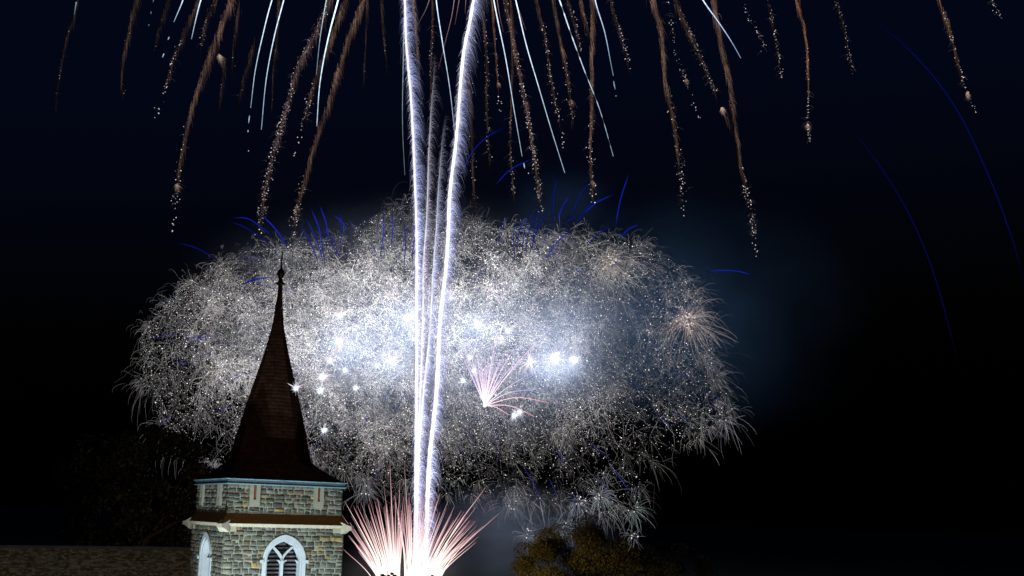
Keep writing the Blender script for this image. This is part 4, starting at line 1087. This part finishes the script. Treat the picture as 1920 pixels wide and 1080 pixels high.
FL = [
 (638, 592, 11, "flash star with a short upward spray, highest of the group beside the spire", 16, 34, True, 0),
 (636, 641, 17, "large flash star with long rays right of the spire", 26, 32, False, 4),
 (618, 677, 10, "flash star with faint rays just below the large rayed one", 10, 24, True, 0),
 (604, 707, 13, "flash star with a spiky halo nearest the spire's middle", 22, 26, False, 0),
 (601, 732, 11, "round flash star directly under the spiky one by the spire", 0, 0, False, 0),
 (647, 694, 9, "small round flash star between the spiky star and the lone low ones", 0, 0, False, 0),
 (667, 727, 9, "round flash star lowest of the group right of the spire", 0, 0, False, 0),
 (707, 685, 10, "round flash star left of the one with a peach spray", 0, 0, False, 0),
 (720, 665, 7, "small dim flash star tucked above the one with a peach spray", 0, 0, False, 0),
 (733, 677, 11, "flash star with a peach spray opening upward, near the comets", 20, 36, True, 1.2),
 (607, 807, 9, "lone flash star low in the cloud near the spire's foot", 0, 0, False, 0),
 (764, 596, 17, "large round flash star touching the first comet", 6, 20, False, 2.5),
 (780, 579, 9, "flash star on the first comet above the large round one", 0, 0, False, 0),
 (782, 622, 10, "flash star on the first comet below the large round one", 0, 0, False, 0),
 (776, 636, 9, "flash star lowest of those clustered on the first comet", 0, 0, False, 0),
 (816, 631, 9, "flash star between the third comet and the brightest comet", 0, 0, False, 0),
 (823, 670, 9, "flash star sitting on the brightest comet's line", 0, 0, False, 0),
 (845, 559, 11, "warm flash star with a sideways flare right of the brightest comet", 8, 26, True, 0),
 (896, 610, 16, "large flash star above the pink fan, with faint upward rays", 10, 32, True, 2.4),
 (951, 620, 10, "round flash star right of the large one over the pink fan", 4, 16, False, 0),
 (881, 670, 10, "flash star crossed by the pink fan's outer streaks", 0, 0, False, 0),
 (889, 695, 9, "flash star lower inside the pink fan's left streaks", 0, 0, False, 0),
 (868, 713, 9, "round flash star just left of the pink fan", 0, 0, False, 0),
 (994, 678, 11, "flash star with crossed thin rays between the fan and the twin stars", 16, 28, False, 0),
 (1040, 671, 21, "biggest flash star, first of the glaring twin pair", 18, 34, False, 8),
 (1077, 675, 16, "second star of the glaring twin pair, nearer the cloud's right side", 10, 24, False, 3),
 (964, 779, 10, "flash star at the end of the fan's low red streak", 0, 0, False, 0),
 (974, 773, 9, "flash star partly overlapping the one under the red streak", 0, 0, False, 0),
]
for i, (x, y, s, lab, nr, rl, up, p) in enumerate(FL):
    flash(x, y, s, lab, nr, rl, up, p * PW, seed=i)
flash(555, 728, 8, "flash star peeping out at the spire's right edge", 6, 22, True, 0, seed=40, Y=40.5)

# ---- the small pink fan in the middle of the cloud
def fan():
    Y = 129.0; k = px_m(Y); o = np.array([909, 760.0]); r = np.random.default_rng(51)
    t = empty("pink_fan", at(o[0], o[1], np.array(Y))); O = at(o[0], o[1], np.array(Y))
    tag(t, "small pink fan of streaks shooting up from one point inside the cloud", "firework")
    tips = [(867, 635), (874, 632), (858, 649), (899, 680), (910, 673), (916, 671), (934, 620), (923, 668), (935, 680), (940, 672), (967, 648), (986, 668), (1027, 621), (995, 700),
            (1002, 731), (1029, 755), (1002, 781), (952, 777), (905, 690), (925, 690), (948, 695), (957, 665), (893, 660), (887, 690), (917, 700), (930, 655), (902, 665), (906, 700), (913, 690), (921, 684), (929, 705), (944, 668), (956, 690), (971, 672), (878, 690), (890, 705)]
    for i, (x, y) in enumerate(tips):
        low = y > 725; far = np.hypot(x - o[0], y - o[1])
        bend = 0.10 * far if low else 0.03 * far
        mid = ((o[0] + x) / 2 + (0 if low else -0.01 * far), (o[1] + y) / 2 - bend)
        q = spline([o, mid, (x, y)], 20); w = at(q[:, 0], q[:, 1], np.full(20, Y + r.normal(0, .5))) - O; s = np.linspace(0, 1, 20)
        c0 = np.array([1.25, 1.0, 1.1]); c1 = np.array([0.95, 0.32, 0.42]) if low else np.array([0.62, 0.45, 0.85])
        if i in (14, 13): c1 = np.array([.35, .35, .85])
        C = c0 * (1 - s)[:, None] + c1 * s[:, None]
        Sparks().tubes(w[None], (k * (0.8 - 0.4 * s))[None], 1.25 * C[None], 5).build("streak", t)
    Sparks().dots(np.zeros((1, 3)), k * 4, np.array([1.5, 1.3, 1.3]), 1).build("muzzle_flash", t)
fan()

# ---- the mine at the foot: two sheaves of pink-white streaks
def mine(o, tips, n, a0, a1, l0, l1, label, seed, power):
    Y = Y_COM - 2; k = px_m(Y); r = np.random.default_rng(seed); o = np.array(o, float); O = at(o[0], o[1], np.array(Y))
    t = empty("mine_sheaf", O); tag(t, label, "firework", "pink mine sheaves bursting up from the ground")
    al = np.radians(r.uniform(a0, a1, n)); ln = r.uniform(l0, l1, n) * (0.82 + 0.18 * np.cos(al * 1.2))
    T_ = [(o[0] + math.sin(a) * l, o[1] - math.cos(a) * l) for a, l in zip(al, ln)] + list(tips)
    for (x, y) in T_:
        far = math.hypot(x - o[0], y - o[1]); sx = np.sign(x - o[0])
        st = o + np.array([(x - o[0]) * 0.16 + r.normal(0, 5), r.normal(0, 3)])
        mid = (o[0] + (x - o[0]) * 0.47, o[1] + (y - o[1]) * 0.53 - 0.012 * far * abs(x - o[0]) / far)
        q = spline([st, mid, (x, y)], 16); w = at(q[:, 0], q[:, 1], np.full(16, Y + r.normal(0, 1.2))) - O; s = np.linspace(0, 1, 16)
        b = r.uniform(0.7, 1.2)
        C = np.array([2.7, 2.4, 2.15]) * (r.uniform(.55, 1.1) * (1 - s) ** 0.75)[:, None] + np.array([0.60, 0.20, 0.27]) * b * (s ** 0.8)[:, None]
        Sparks().tubes(w[None], (k * r.uniform(0.5, 1.3) * (1.7 - 1.45 * s ** 0.7))[None], C[None], 5).build("streak", t)
    ld = bpy.data.lights.new("mine_light", 'POINT'); ld.energy = power; ld.color = (1, .8, .72); ld.shadow_soft_size = 1.0
    ob = bpy.data.objects.new("mine_light", ld); COL.objects.link(ob); ob.parent = t; ob.location = (0, 1.0, 4.0)
mine((742, 1142), [(647, 941), (643, 1029), (653, 1004), (664, 1003), (690, 946), (720, 912), (731, 866), (750, 902), (708, 952), (733, 934)], 97, -33, 6, 130, 215,
     "pink-white sheaf of mine streaks nearer the tower", 61, 500)
mine((772, 1142), [(758, 865), (815, 924), (825, 925), (911, 913), (893, 950), (935, 963), (905, 986), (897, 1006), (893, 1016), (847, 964), (790, 930), (770, 945), (802, 940)], 97, -10, 43, 125, 222,
     "pink-white sheaf of mine streaks farther from the tower, under the comets", 62, 700)

# dark tree tops before the mine's foot
for i, (x, top) in enumerate([(716, 1076), (735, 1074), (752, 1078), (775, 1074), (815, 1076)]):
    Yt = 100.0; b = ground_at(x, Yt)
    pz = at(x, top, np.array(Yt))
    tree("small_tree", (float(pz[0]), Yt, 0), float(pz[2]), 0.7, 0.7, 0.7, 14, 1600, 0.09, (0.02, 0.025, 0.012),
         ["small dark treetop at the mine's foot, nearest the tower", "small dark treetop second from the tower under the mine", "lowest small dark treetop, in the gap between the two sheaves",
          "small dark treetop right below the comets", "small dark treetop farthest from the tower under the mine"][i], 70 + i, "small dark trees at the mine's foot")

# ------------------------------------------------------------------ smoke
def smoke(name, px, py, Y, rx, ry, rz, dens, label, seed, col=(0.8, 0.88, 1.0), nscale=1.6):
    """a soft-edged puff of smoke: density falls off from the middle and is broken by noise"""
    k = px_m(Y); c = at(px, py, np.array(float(Y)))
    bm = bmesh.new(); bmesh.ops.create_icosphere(bm, subdivisions=4, radius=1.0)
    mt = bpy.data.materials.new("smoke_" + str(seed)); mt.use_nodes = True; n = mt.node_tree; n.nodes.clear()
    o = n.nodes.new("ShaderNodeOutputMaterial"); v = n.nodes.new("ShaderNodeVolumePrincipled")
    v.inputs["Color"].default_value = (*col, 1); v.inputs["Anisotropy"].default_value = 0.0
    tc = n.nodes.new("ShaderNodeTexCoord")
    ln = n.nodes.new("ShaderNodeVectorMath"); ln.operation = 'LENGTH'; n.links.new(tc.outputs["Object"], ln.inputs[0])
    fo = n.nodes.new("ShaderNodeMapRange"); fo.interpolation_type = 'SMOOTHSTEP'
    fo.inputs[1].default_value = 1.0; fo.inputs[2].default_value = 0.15; fo.inputs[3].default_value = 0.0; fo.inputs[4].default_value = dens
    n.links.new(ln.outputs["Value"], fo.inputs[0])
    nz = n.nodes.new("ShaderNodeTexNoise"); nz.inputs["Scale"].default_value = nscale; nz.inputs["Detail"].default_value = 3
    ad = n.nodes.new("ShaderNodeVectorMath"); ad.operation = 'ADD'; ad.inputs[1].default_value = (seed * 3.1, seed * 1.7, 0)
    n.links.new(tc.outputs["Object"], ad.inputs[0]); n.links.new(ad.outputs[0], nz.inputs["Vector"])
    rp = n.nodes.new("ShaderNodeMapRange"); rp.inputs[1].default_value = 0.36; rp.inputs[2].default_value = 0.68; rp.inputs[3].default_value = 0.12; rp.inputs[4].default_value = 1.6
    n.links.new(nz.outputs["Fac"], rp.inputs[0])
    mu = n.nodes.new("ShaderNodeMath"); mu.operation = 'MULTIPLY'
    n.links.new(fo.outputs[0], mu.inputs[0]); n.links.new(rp.outputs[0], mu.inputs[1]); n.links.new(mu.outputs[0], v.inputs["Density"])
    n.links.new(v.outputs[0], o.inputs["Volume"])
    mt.cycles.volume_sampling = 'EQUIANGULAR'
    ob = bm_obj(name, bm, mt); ob.location = Vector(c); ob.scale = (rx * k, rz, ry * k)
    return tag(ob, label, "smoke", kind="stuff")
smoke("smoke", 800, 610, 139, 555, 272, 21, 0.018, "bluish lit smoke filling the heart of the spark cloud", 1)
smoke("smoke", 1330, 590, 152, 360, 270, 22, 0.013, "dim blue smoke drifting off to the right of the cloud", 2, (0.3, 0.62, 1.0))
smoke("smoke", 1060, 400, 150, 150, 110, 12, 0.010, "faint blue smoke puff over the cloud's top right", 3, (0.3, 0.55, 1.0))
smoke("smoke", 960, 1010, 132, 230, 120, 9, 0.032, "grey-blue smoke rolling low between the mine and the olive tree", 4)
smoke("smoke", 768, 1075, 118, 150, 95, 7, 0.03, "pale smoke lit at the foot of the mine sheaves", 5, (1.0, 0.9, 0.9))
